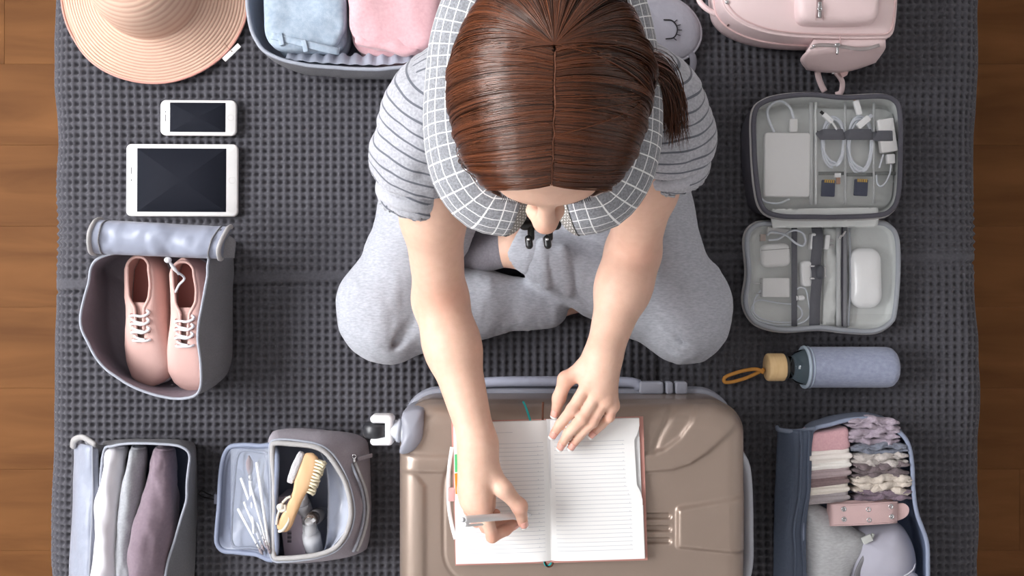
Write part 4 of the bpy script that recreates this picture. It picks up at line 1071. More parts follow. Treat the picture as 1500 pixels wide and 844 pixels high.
# inner gathered strip along the front wall
gq = cr(PP((418, 86, .082), (470, 92, .080), (560, 95, .080), (630, 86, .082)), 60); gl = cr(PP((424, 74, .070), (475, 79, .068), (560, 80, .068), (632, 76, .070)), 60)
st_ = []
for t in np.linspace(0, 1, 8): st_.append(gq * (1 - t) + gl * t + np.array([0, .0018, .0022])[None] * np.sin(np.arange(60) * 1.15 + t * 1.2)[:, None] * (.4 + t))
part('gathered_lining', (np.array(st_).reshape(-1, 3), [gridF(8, 60)]), M('satin_lining', 'a8adbb', .25, .6, sheen=.2), tc_)
JEAN = M('washed_denim', '92a2b4', .85, .2, mel=('afbcc9', 120, 1.8), bump=((900, 900, 300), .3))
def folded(px0, py0, px1, py1, z0, z1, layers, seed, amp=.004, e2=.22, sc=26):
    """a garment folded into layers, each a soft slab lying on the one below"""
    zc = (z0 + z1) / 2; a, b = P(px0, py0, z1), P(px1, py1, z1); c = (a + b) / 2; hx, hy = abs(b - a)[:2] / 2
    sh, n = [], layers; dz = (z1 - z0) / n
    for i in range(n):
        k = RNG.rand(2) * .004
        sh.append(pad((c[0] + k[0], c[1] - k[1] * .5 - (i - n + 1) * -.0025, z0 + dz * (i + .5)), (hx - .003 * (i == 0), hy - .002 * i % .006, dz * .66), RNG.randn() * .01, .55, e2, amp * (1 if i == n - 1 else .55), sc, seed + i, 24, 72))
    return fuse(*sh)
jn = thing('folded_jeans', 'light blue folded jeans in the upper travel cube', 'trousers', P(440, 0, .006))
part('denim', folded(385, -130, 503, 70, .010, .108, 4, 11, .009, .4, 20), JEAN, jn)
part('waistband', ribbon(cr(PP((398, 52, .112), (430, 60, .113), (470, 70, .112), (497, 76, .104)), 20), .012, .003, (0, 0, 1)), JEAN, jn)
for (x, y, w) in ((412, 58, .006), (447, 68, .006)): part('belt_loop', rbox(P(x, y, .114)[:2], .004, .010, .108, .118, .002, .001, .2), JEAN, jn)
PNKC = M('pink_fleece', 'cda0a6', .9, .15, mel=('dab0b5', 200, 1.8), sheen=.35)
sw_ = thing('folded_jumper', 'dusty pink folded jumper in the upper travel cube', 'jumper', P(575, 0, .006))
part('knit', folded(505, -130, 642, 72, .010, .112, 3, 31, .007, .4, 20), PNKC, sw_)
part('sleeve_fold', pad(P(568, 62, .098), (.052, .017, .013), -.12, .6, .5, .006, 34, 5), PNKC, sw_)

# ---------------------------------------------------------------- shoe bag with shoes
sb = thing('shoe_bag', 'grey shoe bag with rolled-back flap holding a pair of pink shoes', 'shoe bag', P(235, 470, 0))
rim = PP((143, 378, .125), (128, 420, .115), (117, 468, .105), (124, 497, .105), (148, 536, .108), (190, 566, .112), (240, 584, .115), (272, 586, .118), (292, 576, .122), (297, 545, .126), (290, 490, .128), (298, 440, .13), (305, 395, .132), (300, 370, .132), (225, 366, .13))
basep = PP((160, 390, .001), (158, 420, .001), (158, 470, .001), (162, 500, .001), (175, 530, .001), (205, 556, .001), (245, 566, .001), (285, 566, .001), (325, 556, .001), (338, 530, .001), (341, 480, .001), (342, 430, .001), (342, 380, .001), (335, 350, .001), (225, 352, .001))
o_, l_, r_ = bag(rim, basep, 150, .003, .003, .005, .0016, 8)
part('shell', o_, GRYF, sb); part('lining', l_, M('taupe_lining', '8b838d', .6, .3, bump=(60, .3), bdist=.005), sb); part('rim_binding', tube(r_, .0024, 6, closed=True), TRIM, sb)
# rolled flap: a bent sheet, blue lining outwards, zip tape along its short ends
def flap_sheet(off=0):
    rows = []
    for u in np.linspace(0, 1, 40):
        top = lerp2((140, 321), (334, 331), u); botm = lerp2((128, 371), (318, 379), u); row = []
        for a in np.linspace(-.25, pi * 1.05, 22):
            m_ = (P(*top, .15) + P(*botm, .15)) / 2; hv = (P(*top, .15) - P(*botm, .15)) / 2
            p = m_ + hv * (1 + off / .03) * cos(a) + np.array([0, 0, 1]) * ((.026 + off) * sin(a) - .018)
            row.append(p)
        rows.append(row)
    return np.array(rows)
fs = flap_sheet(); sh0 = fs.shape; q = fs.reshape(-1, 3)
kk = np.exp(-((q[:, 0] - P(243, 375, .15)[0]) / .018)**2) * np.clip((P(240, 340, .15)[1] - q[:, 1]) / .04, 0, 1)
q = q + np.array([0, 0, 1]) * (noise(q * np.array([1.2, .7, 1]), 27, 4, 3) * .008 - kk * .010)[:, None]
ft = q.reshape(sh0); lo_ = flap_sheet(-.0028).reshape(-1, 3) + np.array([0, 0, 1]) * (noise(q * np.array([1.2, .7, 1]), 27, 4, 3) * .008 - kk * .010)[:, None]
ring = np.concatenate([ft.reshape(sh0), lo_.reshape(sh0)[:, ::-1]], 1)
fp_ = part('flap', loft(ring), M('flap_lining', '9096a8', .40, .5, sheen=.2), sb, sharp=60, label='rolled-back flap with shiny blue-grey lining')
for i, w_ in ((0, .0052), (-1, .0052)):
    part('zip_trim', tube(ft[i] + [(.002 if i == 0 else -.001), 0, .001], .0042, 8, flat=.75), ZIPT, fp_)
    part('zip_piping', tube(ft[3 if i == 0 else -4] + [0, 0, .0012], .0014, 6), GRYF, fp_)
# folded side gusset beside the flap
gs = []
for u in np.linspace(0, 1, 14):
    a = P(*lerp2((322, 335), (345, 352), u), .145 - .02 * u); b = P(*lerp2((318, 378), (343, 378), u), .13 - .03 * u)
    gs.append([a * (1 - t) + b * t + np.array([0, 0, .008 * sin(pi * t) * (1 - u * .6)]) for t in np.linspace(0, 1, 12)] + [b * (1 - t) + a * t - np.array([0, 0, .004]) for t in np.linspace(0, 1, 12)])
part('gusset', loft(np.array(gs)), GRYF, sb)
tie = part('knot', sph(P(246, 381, .152), (.006, .005, .005), 8, 10), M('white_cord', 'dcdce2', .8), sb)
part('cord', fuse(tube(cr([P(248, 382, .15), P(255, 395, .138), P(270, 407, .118), P(262, 418, .108), P(257, 428, .100)], 24), .0019, 7), tube(cr([P(244, 380, .15), P(252, 388, .146), P(262, 402, .128)], 14), .0019, 7)), tie.data.materials[0], sb)

SHOE = M('pink_canvas', 'd6b0a8', .75, .25, bump=(700, .2)); SHOEIN = M('shoe_lining', 'a4726c', .85, .15); SOLE = M('white_rubber', 'e3dfe2', .5, .4); LACE = M('white_lace', 'ecebee', .8, .2, bump=(1500, .4))
def shoe(label, toe, heel, zt, side, lift):
    """px toe and heel, world axis between; side +1 = outline bulges to image right"""
    T = P(*toe, .06 + lift); Hh = P(*heel, .06 + lift); ax = unit((T - Hh) * [1, 1, 0]); L = np.linalg.norm((T - Hh)[:2]); lat = np.array([-ax[1], ax[0], 0]) 
    O = np.array([Hh[0], Hh[1], lift])
    t = thing('lace_up_shoe', label, 'shoe', O + ax * L / 2, 'pair of pink shoes in the shoe bag')
    G = lambda s, l, z: O + ax * s * L + lat * l + np.array([0, 0, z])
    sv = np.linspace(0, 1, 26)
    wid = np.interp(sv, [0, .04, .12, .3, .5, .68, .82, .92, .97, 1], [.008, .022, .031, .033, .035, .042, .042, .033, .021, .004])
    cen = side * np.interp(sv, [0, .3, .6, .85, 1], [0, -.002, .001, .003, -.001])
    sole = [[G(s, c + w * 1.04 * cos(a) if False else c + x * w * 1.04, z) for x, z in ((-1, .002), (-1, .018), (-.9, .021), (.9, .021), (1, .018), (1, .002))] for s, w, c in zip(sv, wid, cen)]
    part('sole', loft(np.array(sole)), SOLE, t, sharp=50)
    # upper: outside wall rising to the collar, the throat left open
    hgt = np.interp(sv, [0, .1, .25, .4, .55, .7, .85, .95, 1], [.072, .074, .066, .066, .066, .058, .046, .036, .024])
    gap = np.interp(sv, [0, .03, .07, .22, .33, .40, .46, .62, .66, 1], [.0, .008, .017, .019, .0165, .008, .007, .006, .0008, .0008])     # half width of the opening
    up = []
    for s, w, c, h, g in zip(sv, wid, cen, hgt, gap):
        row = []
        for k in np.linspace(0, 1, 15):
            a = k * pi / 2
            e = np.array([w * cos(a) ** .75, .018 + (h - .018) * sin(a) ** .85])
            l_ = max(e[0], g) if k > .3 else e[0]
            l_ = g + (w - g) * cos(a) ** .72
            row.append(G(s, c + l_, e[1]))
        row2 = []
        for k in np.linspace(1, 0, 15):
            a = k * pi / 2; l_ = g + (w - g) * cos(a) ** .72
            row2.append(G(s, c - l_, .018 + (h - .018) * sin(a) ** .85))
        up.append(row + row2)
    up = np.array(up); n_ = up.shape[1]
    Fq = gridF(26, n_); s_i = Fq[:, 0] // n_; c_i = Fq[:, 0] % n_
    Fq = Fq[~((c_i == 14) & (s_i >= 1) & (s_i < 16))]
    Vq = up.reshape(-1, 3); cin = np.array([G(s, c, .04) for s, c in zip(sv, cen)]).repeat(n_, 0)
    inn = Vq + (cin - Vq) * np.array([.075, .075, .05]); nV = len(Vq)
    ed = []
    for i in range(1, 16):
        for cc_ in (14, 15):
            a, b = i * n_ + cc_, (i + 1) * n_ + cc_; ed.append([a, b, b + nV, a + nV] if cc_ == 14 else [b, a, a + nV, b + nV])
    part('upper', (np.concatenate([Vq, inn]), [Fq, Fq[:, ::-1] + nV, np.array(ed)]), SHOE, t)
    col = np.concatenate([up[10:0:-1, 14], up[1:11, 15]]); part('collar', tube(cr(np.concatenate([up[14:0:-1, 14], [up[1, 14] * .5 + up[1, 15] * .5 - ax * .003], up[1:15, 15]]), 70), .0026, 7), SHOE, t)
    insole = [[G(s, c + x * w * .86, .024) for x in (-1, 0, 1)] for s, w, c in zip(sv[1:22], wid[1:22], cen[1:22])]
    part('insole', (np.array(insole).reshape(-1, 3), [gridF(21, 3)]), SHOEIN, t)
    tg_ = []
    for s in np.linspace(.36, .66, 12):
        z = np.interp(s, [.33, .40, .5, .66], [.064, .0645, .0615, .055]); w = np.interp(s, [.33, .37, .42, .66], [.012, .016, .015, .011])
        tg_.append([G(s, x * w + np.interp(s, sv, cen), z - .004 * x * x - (.003 if True else 0)) for x in np.linspace(-1, 1, 9)] + [G(s, x * w + np.interp(s, sv, cen), z - .008) for x in np.linspace(1, -1, 9)])
    part('tongue', loft(np.array(tg_)), SHOE, t)
    for j, s in enumerate((.455, .515, .575, .635)):
        z = np.interp(s, sv, hgt) + .0022; c = np.interp(s, sv, cen)
        wv = .0155 - .0005 * j
        pts = [G(s + .012, c - wv, z - .006), G(s + .004, c - wv * .9, z + .001), G(s, c - .006, z + .0022), G(s + .006, c + .005, z + .0024), G(s - .01, c + wv * .95, z + .0012), G(s - .026, c + wv * 1.02, z - .002), G(s - .040, c + wv * .75, z - .002)] if j < 3 else [G(s, c - wv * 1.05, z - .004), G(s + .006, c - wv * .8, z + .0005), G(s + .006, c, z + .002), G(s + .004, c + wv * .8, z + .001), G(s - .004, c + wv * 1.1, z - .003)]
        part('lace', tube(cr(pts, 22), .0022, 7), LACE, t)
        pts = [G(s - .03, c - wv * .85, z - .0005), G(s - .012, c - .004, z + .0004), G(s - .002, c + .007, z - .0002)]
        if j: part('lace', tube(cr(pts, 12), .0020, 7), LACE, t)
    for s in (.455, .515, .575, .635):
        for sd_ in (-1, 1): part('eyelet', torus(G(s - .004, np.interp(s, sv, cen) + sd_ * .0135, np.interp(s, sv, hgt) - .0005), .0022, .0007, lat, ax, 10, 5), SHOEIN, t)
    return t
shoe('pink lace-up shoe on the left in the shoe bag', (206, 571), (208, 371), .07, 1, .012)
shoe('pink lace-up shoe on the right in the shoe bag', (272, 580), (272, 378), .07, -1, .012)

# ---------------------------------------------------------------- lower left travel cube with rolled clothes
cb = thing('packing_cube', 'grey travel cube at the lower left packed with three rolled garments', 'travel cube', P(210, 760, 0))
rim = PP((150, 662, .085), (165, 652, .09), (200, 649, .092), (245, 650, .092), (268, 655, .092), (279, 668, .09), (276, 700, .086), (275, 730, .08), (268, 755, .075), (258, 790, .075), (246, 830, .08), (238, 880, .085), (230, 925, .088), (180, 935, .09), (138, 925, .09), (140, 840, .085), (146, 740, .085))
basep = PP((152, 655, .001), (165, 645, .001), (200, 643, .001), (245, 644, .001), (275, 646, .001), (287, 655, .001), (289, 690, .001), (289, 730, .001), (288, 765, .001), (286, 800, .001), (284, 840, .001), (281, 880, .001), (270, 905, .001), (200, 910, .001), (150, 905, .001), (146, 840, .001), (149, 740, .001))
o_, l_, r_ = bag(rim, basep, 150, .003, .003, .003, .0014, 12)
part('shell', o_, GRYF, cb); part('lining', l_, LIND, cb); part('rim_binding', tube(r_, .0024, 6, closed=True), TRIM, cb)
def strip(left, right, z0, z1, n=40, m=16, arch=.012, amp=.003, seed=1, sc=30, th=.0025, st=(1, .5, 1)):
    a = cr(np.array(left, float), n); b = cr(np.array(right, float), n); rows = []
    for i in range(n):
        rows.append([P(*(a[i] * (1 - t) + b[i] * t), z0 + (z1 - z0) * t + arch * sin(pi * t)) for t in np.linspace(0, 1, m)])
    q = np.array(rows); v = q.reshape(-1, 3); v = v + np.array([.3, 0, 1]) * (noise(v * np.array(st), sc, seed, 2) * amp)[:, None]; q = v.reshape(q.shape)
    lo = q - np.array([0, 0, th])
    return loft(np.concatenate([q, lo[:, ::-1]], 1)), q
f_, fq = strip([(108, 650), (106, 740), (101, 830), (97, 910)], [(143, 655), (143, 740), (140, 830), (136, 910)], .05, .085, arch=.018, amp=.006, seed=21)
fl_ = part('flap', f_, LIN, cb, label='opened flap with shiny blue-grey lining')
part('zip_trim', tube(cr([P(107, 655, .056), P(109, 645, .07), P(122, 641, .08), (P(140, 652, .088))], 20), .0055, 8, flat=.7), ZIPT, fl_)
part('zip_piping', tube(fq[:, 12] + [0, 0, .0018], .0016, 6), TRIM, fl_)
part('side_fold', loft(np.array([[P(*lerp2((122, 643), (150, 660), u), .08 - .02 * u), P(*lerp2((140, 652), (158, 652), u), .088), P(*lerp2((143, 690), (148, 680), u), .05)] for u in np.linspace(0, 1, 8)])), GRYF, fl_)
def roll(name, label, mat, centre, zc, rads, flat, seed, amp, group, py_end=920):
    pts = [P(x, y, zc) for x, y in centre]; path = cr(pts, 60); r = np.interp(np.linspace(0, 1, 60), np.linspace(0, 1, len(rads)), rads)
    V, F = rtube(path, r, 40, 6)
    n = V - np.array([np.interp(-V[:, 1], -path[:, 1], path[:, 0]), V[:, 1], np.full(len(V), zc)]).T; n /= np.linalg.norm(n, axis=1)[:, None] + 1e-9
    V = V + n * (noise(V * np.array([1.3, .55, 1.3]), 30, seed, 3) * amp)[:, None]
    V[:, 2] = np.maximum(zc + (V[:, 2] - zc) * flat, .005)
    t = thing(name, label, 'clothing', (path[:, 0].mean(), path[:, 1].mean(), .005), group)
    part('cloth', (V, F), mat, t)
    # loose outer edge of the roll and its spiral end
    k = cr([path[0] + np.array([rads[0] * .8 * (1 - a / 9) * cos(a), rads[0] * .55 + .001 * a, flat * rads[0] * .8 * (1 - a / 9) * sin(a)]) for a in np.linspace(0, 7, 16)], 40)
    part('rolled_edge', tube(k, .0022, 6), mat, t)
    return t
WHT = M('white_cotton', 'dedce2', .9, .15, sheen=.2); GRYC = M('light_grey_knit', '9a9ca2', .9, .15, mel=('adafb4', 300, 2), sheen=.2); MVC = M('mauve_cotton', '7a6b76', .9, .15, mel=('85757f', 200, 2), sheen=.2)
gr = 'rolled clothes in the lower left cube'
roll('rolled_shirt', 'white rolled shirt at the left in the lower left cube', WHT, [(171, 662), (167, 700), (162, 760), (158, 830), (155, 915)], .058, [.016, .022, .0235, .024, .024], 1.75, 41, .004, gr)
roll('rolled_sweater', 'light grey rolled sweater between the white and mauve rolls', GRYC, [(203, 662), (198, 700), (192, 760), (188, 830), (185, 915)], .055, [.013, .0165, .0165, .016, .016], 2.0, 43, .003, gr)
roll('rolled_dress', 'mauve rolled garment, widest of the rolls in the lower left cube', MVC, [(240, 666), (238, 700), (234, 745), (226, 800), (212, 915)], .056, [.018, .028, .034, .033, .030], 1.55, 47, .0045, gr)

# ---------------------------------------------------------------- toiletry bag
tb = thing('toiletry_bag', 'mauve grey zipped toiletry bag with opened lid beside the suitcase', 'toiletry bag', P(465, 735, 0))
rim = PP((398, 656, .115), (405, 648, .118), (440, 650, .12), (470, 657, .12), (490, 675, .118), (506, 705, .116), (515, 740, .115), (514, 765, .115), (505, 788, .115), (488, 806, .117), (455, 816, .118), (415, 820, .118), (400, 816, .116), (400, 780, .112), (400, 735, .112), (399, 690, .112))
basep = PP((405, 640, .001), (415, 632, .001), (450, 630, .001), (500, 632, .001), (530, 640, .001), (541, 660, .001), (543, 740, .001), (543, 770, .001), (540, 795, .001), (530, 808, .001), (480, 812, .001), (420, 812, .001), (406, 805, .001), (404, 780, .001), (404, 735, .001), (404, 690, .001))
o_, l_, r_ = bag(rim, basep, 150, .0035, .004, .010, .0012, 17, 12)
part('shell', o_, MAUV, tb); part('lining', l_, M('dark_lining', '8f94a4', .5, .4, bump=(60, .3), bdist=.004), tb)
part('zip', tube(r_, .0042, 8, closed=True), ZIPT, tb); part('zip_piping', tube(inset(cr(rim, 150, True), -.004) - [0, 0, .002], .002, 6, closed=True), TRIM, tb)
# shiny inner pocket on the right wall
lp = cr(PP((470, 664, .105), (478, 690, .105), (480, 740, .105), (478, 790, .105), (472, 812, .105)), 40); rp_ = cr(PP((474, 664, .112), (500, 698, .112), (511, 740, .112), (507, 775, .112), (478, 812, .112)), 40)
ip = np.array([[a * (1 - t) + b * t - np.array([0, 0, .035 * (sin(pi * t) ** .7) * .6]) for t in np.linspace(0, 1, 14)] for a, b in zip(lp, rp_)])
ipv = ip.reshape(-1, 3) + np.array([0, 0, 1]) * (noise(ip.reshape(-1, 3), 60, 9, 2) * .003)[:, None]
ipq = ipv.reshape(ip.shape); part('inner_pocket', loft(np.concatenate([ipq, (ipq - [0, 0, .002])[:, ::-1]], 1)), M('silver_lining', 'b0b5c2', .25, .6), tb)
# front pocket with curved zip and pull tab on the outer right side
def side_pt(px, py, z): return P(px, py, z)
zc_ = cr(PP((514, 674, .073), (521, 692, .094), (530, 715, .082), (534, 740, .071), (532, 765, .077), (525, 790, .084), (518, 806, .080)), 50)
part('pocket_zip', tube(zc_ + [.006, 0, .003], .0032, 6, flat=.7), ZIPT, tb)
part('pocket_zip', tube(zc_ * 1 + np.array([.001, 0, .009]), .0026, 6, flat=.7), TRIM, tb)
pt_ = P(523, 668.5, .056)
part('pull_tab', obox(pt_ + [.015, 0, .008], unit((.55, .03, -.83)), (0, 1, 0), unit((.83, 0, .55)), (.017, .0034, .0011), .0012, .0006), MAUV, tb)
part('pull_slider', fuse(torus(P(511, 668, .080) + [.010, 0, .006], .0032, .0011, (1, 0, 0), (0, 1, 0)), rbox(P(512, 673, .078)[:2] + [.009, 0], .0026, .0045, .074, .086, .001, .001)), CHR, tb)
# opened lid with clear pocket
lid = thing('x', '', '', (0, 0, 0)); bpy.data.objects.remove(lid)
lo_pts = PP((405, 660, .108), (380, 653, .08), (350, 652, .06), (336, 656, .052), (328, 672, .048), (324, 700, .046), (322, 740, .046), (319, 775, .044), (319, 795, .044), (328, 806, .046), (345, 808, .052), (375, 811, .075), (404, 815, .108), (404, 740, .108))
lcv = cr(lo_pts, 110, True); cl_ = lcv.mean(0)
lt = []
for f, dz in ((1.0, -.010), (1.0, 0), (.985, .003), (.93, .003), (.90, -.002), (.5, -.003), (.05, -.003)): 
    q = cl_ + (lcv - cl_) * f; q[:, 2] = lcv[:, 2] * (f if f > .8 else .8) + (1 - (f if f > .8 else .8)) * (.045 + (q[:, 0] - P(320, 0, .05)[0]) * .62) + dz; lt.append(q)
lp_ = part('lid', loft(np.array(lt), (True, True)), M('lid_lining', '767d90', .4, .5, sheen=.2), tb, label='opened lid lying to the left')
zl = lambda px: .049 + (P(px, 0, .05)[0] - P(320, 0, .05)[0]) * .60
part('lid_zip', tube(lcv + [0, 0, .003], .0042, 8, closed=True), M('lid_binding', '7f879c', .55), lp_)
part('pocket_frame', tube(cr([P(x, y, zl(x) + .003) for x, y in ((350, 664), (376, 662), (395, 672), (397, 735), (395, 800), (365, 802), (342, 800), (339, 770), (343, 710))], 80, True), .0026, 7, closed=True, flat=.7), LIND, lp_)
part('pocket_band', ribbon(cr([P(x, y, zl(x) + .004) for x, y in ((394, 664), (400, 700), (401, 740), (400, 780), (396, 806))], 30), .016, .003, (0, 0, 1)), LIND, lp_)
part('tab', rbox(P(319, 731, .045)[:2], .006, .009, .040, .048, .002, .002), M('dark_tab', '4a4b57', .7), lp_)
CLEAR = M('clear_vinyl', 'dfe6f2', .08, .5, alpha=.16)
part('pull_cord', tube(cr(PP((319, 729, .044), (305, 724, .02), (295, 719, .006), (291, 724, .005), (300, 729, .01), (318, 733, .042)), 24), .0011, 5), M('black_cord', '17171a', .7), lp_)
bgr = 'make-up brushes in the lid pocket'
BRW = M('brush_white', 'e6e7ec', .3, .5, coat=.4); BRH = M('brush_hair', '8d8388', .8)
def mbrush(label, a, b, r0, r1, head, lift):
    A, Bq = P(*a, zl(a[0]) + .006 + lift), P(*b, zl(b[0]) + .006 + lift); d = unit(Bq - A); L = np.linalg.norm(Bq - A)
    t = thing('makeup_brush', label, 'brush', np.minimum(A, Bq), bgr)
    part('handle', lathe([(r0 * .6, 0), (r0, .0015), (r0, L * .3), (r1, L * .72), (r1 * 1.05, L)], A, d, 12), BRW, t)
    part('ferrule', lathe([(r1 * 1.1, 0), (r1 * 1.15, .010)], Bq, d, 12), CHR, t)
    part('bristles', lathe([(r1 * 1.0, .010), (r1 * (1 + head * .5), .010 + .006 * head), (r1 * (.9 + head * .6), .010 + .012 * head), (r1 * .3, .012 + .017 * head)], Bq, d, 14), BRH, t)
mbrush('thick white make-up brush lying furthest left in the lid pocket', (348.5, 745), (376, 796), .0026, .0022, .6, .001)
mbrush('white make-up brush with its end level with the pocket middle', (357.5, 735), (380, 790), .0022, .002, .5, .004)
mbrush('long white make-up brush second from the left at its upper end', (353, 700), (384, 784), .0026, .002, .6, .007)
mbrush('white make-up brush below the big powder brush head', (372, 782), (367, 704), .0024, .0030, 1.7, .010)
mbrush('long white make-up brush nearest the hinge of the bag', (376, 677), (393, 795), .0026, .0022, .4, .012)
mbrush('slim white make-up brush between the two longest ones', (366, 708), (389, 790), .002, .0018, .4, .015)
# the clear sheet over them
cs_ = np.array([[P(x, y, zl(x) + .022 * sin(pi * min(max((x - 336) / 66, 0), 1)) ** .5 * sin(pi * min(max((y - 656) / 150, 0), 1)) ** .4 + .003) for y in np.linspace(658, 805, 20)] for x in np.linspace(338, 400, 14)])
part('clear_pocket', (cs_.reshape(-1, 3), [gridF(14, 20)]), CLEAR, lp_)

# things inside the toiletry bag
WOOD2 = M('beech_wood', 'dcb78f', .55, .3, mel=('cfa578', (60, 14, 60), 1.6)); BRI = M('bristle', 'e6dcc0', .8); ROPE = M('cotton_rope', 'ddd4c6', .85, bump=(900, .6))
bb = thing('body_brush', 'wooden bath brush with pale bristles and a rope loop in the toiletry bag', 'brush', P(435, 720, .03))
h0, h1 = P(412, 779, .122), P(458, 664, .118); d = unit(h1 - h0); L = np.linalg.norm(h1 - h0); sdv = unit(np.cross((0, 0, 1), d)); upv = np.cross(d, sdv)
n_ = 40; rowsb = []
for t in np.linspace(0, 1, n_):
    w = np.interp(t, [0, .015, .05, .12, .25, .42, .52, .62, .8, .93, .985, 1], [.002, .007, .0105, .0118, .0105, .0095, .0105, .014, .0152, .0142, .009, .002])
    hh = np.interp(t, [0, .03, .1, .5, .9, .985, 1], [.002, .006, .0075, .0075, .0075, .006, .002]); bend = .006 * sin(t * pi) + .004 * sin(t * 2 * pi)
    c = h0 + d * L * t + sdv * (-.004 * sin(t * pi)) + upv * bend * .5
    rowsb.append([c + sdv * w * np.sign(cos(a)) * abs(cos(a)) ** .7 + upv * hh * np.sign(sin(a)) * abs(sin(a)) ** .7 for a in np.arange(20) * 2 * pi / 20])
part('handle', loft(np.array(rowsb)), WOOD2, bb)
tufts, pumice = [], None
for i in range(11):
    for j in range(4):
        t = .56 + i * .038; o = h0 + d * L * t + sdv * (-.0115 + .0) - upv * (.006 - j * .004)
        e = o - sdv * 0; bdir = unit(-sdv * -1.0 * 1 + upv * (.0) + d * (RNG.randn() * .05))
        o = h0 + d * L * t + sdv * (-.010) * -1 + upv * (-.006 + j * .0035)
        o = h0 + d * L * t + upv * (-.006 + j * .0036) - sdv * .009
        q = [o, o - sdv * .010 + RNG.randn(3) * .0006, o - sdv * .0175 + RNG.randn(3) * .001]
        tufts.append(tube(np.array(q), [.0017, .0021, .0025], 6))
part('bristles', fuse(*tufts), BRI, bb, kind='stuff')
part('pumice', pad(h0 + d * L * .77 + sdv * .0165, (L * .20, .0065, .0085), math.atan2(d[1], d[0]), .6, .5, .0008, 260, 4), M('pumice', 'cfcdd0', .9, bump=(700, .8)), bb)
rk = h0 + d * L * .30 + upv * .009 + sdv * .006
part('rope_loop', fuse(tube(cr([rk + sdv * .006 + d * .004, rk + sdv * .012 - d * .002, rk + sdv * .006 - d * .007, rk - d * .002, rk + sdv * .004 + d * .004], 30), .0030, 8), sph(rk + sdv * .007, (.0052, .0058, .005), 8, 10), tube(cr([rk + sdv * .008 + d * .006, rk + sdv * .004 + d * .015, rk - sdv * .001 + d * .020], 12), .0022, 7), tube(cr([rk + sdv * .004 - d * .004, rk - sdv * .006 - d * .006, rk - sdv * .012 - d * .018 , rk - sdv * .009 - d * .034, rk - sdv * .003 - d * .040 - upv * .004], 24), .0024, 7), tube(cr([rk + sdv * .008 - d * .006, rk + sdv * .007 - d * .018, rk + sdv * .004 - d * .030], 14), .0022, 7)), ROPE, bb)
LOT = M('lilac_box', 'bcafbc', .6)
lb_ = thing('lotion_box', 'pale lilac carton lying under the bath brush', 'box', P(432, 770, .006))
X_ = unit(P(440, 812, .05) - P(427, 700, .05)); part('carton', obox((P(434, 765, .045)), X_, unit(np.cross((0, 0, 1), X_)), (0, 0, 1), (.052, .0175, .03), .001, .0006), LOT, lb_, sharp=30)
for i in range(9): part('printed_bar', rbox(P(424, 778 + i * 2.0, .0752)[:2], .0035, .0004 + .0003 * (i % 3), .0750, .0754, .0002, .0001, 0, 1, 1), M('ink_dark%d' % i, '4b4650', .7), lb_)
tu = thing('lotion_tube', 'frosted grey tube standing behind the pump bottle', 'tube', P(446, 745, .01))
part('tube_body', lathe([(.010, 0), (.0135, .002), (.014, .04), (.013, .05)], P(450, 765, .045), P(442, 735, .075) - P(450, 765, .045), 20), M('frost', 'a9a9ae', .35, .5, alpha=.9), tu)
part('cap', lathe([(.011, .05), (.0115, .052), (.0115, .064), (.010, .066)], P(450, 765, .045), P(442, 735, .075) - P(450, 765, .045), 20), M('frost_cap', 'bfbfc4', .3), tu)
jb = thing('cream_jar', 'small jar with bronze dome cap near the inner pocket', 'jar', P(467, 735, .01))
part('glass', lathe([(.010, 0), (.013, .002), (.013, .05), (.009, .055)], P(470, 752, .02), (0, .12, 1), 20), M('smoke_glass', 'b3aeae', .1, .5, alpha=.75), jb)
part('cap', lathe([(.0105, .055), (.0115, .058), (.0115, .068), (.010, .073), (.006, .0765), (.001, .0775)], P(470, 752, .02), (0, .12, 1), 24), M('bronze_cap', '8f8078', .25, .5, .7), jb)
pb = thing('pump_bottle', 'clear pump bottle with white lotion at the bottom of the toiletry bag', 'bottle', P(461, 805, .01))
dpb = unit(np.array([.03, .8, .6])); ob = P(461, 813, .048)
CLG = M('clear_plastic', 'eef0f4', .05, .5, alpha=.35)
part('bottle', lathe([(.010, 0), (.0150, .002), (.0158, .006), (.0158, .052), (.014, .058), (.008, .063)], ob, dpb, 26), CLG, pb)
part('lotion', lathe([(.009, .002), (.0145, .004), (.0150, .008), (.0150, .045), (.013, .050), (.002, .051)], ob, dpb, 26), M('white_lotion', 'e9e9ee', .5), pb)
part('collar', lathe([(.0085, .060), (.0088, .061), (.0088, .070), (.0055, .072), (.0055, .080)], ob, dpb, 22), WHP, pb)
pc_ = part('dust_cap', lathe([(.0120, .066), (.0125, .068), (.0115, .082), (.0112, .092)], ob, dpb, 24, (False, False)), CLG, pb)
hd_ = ob + dpb * .085
part('pump_head', fuse(lathe([(.0055, .080), (.0068, .081), (.0068, .090), (.006, .092)], ob, dpb, 18), obox(hd_ + [.003, .002, .002], unit((.8, .6, 0)), unit((-.6, .8, 0)), (0, 0, 1), (.009, .0032, .0028), .001, .001)), WHP, pb)
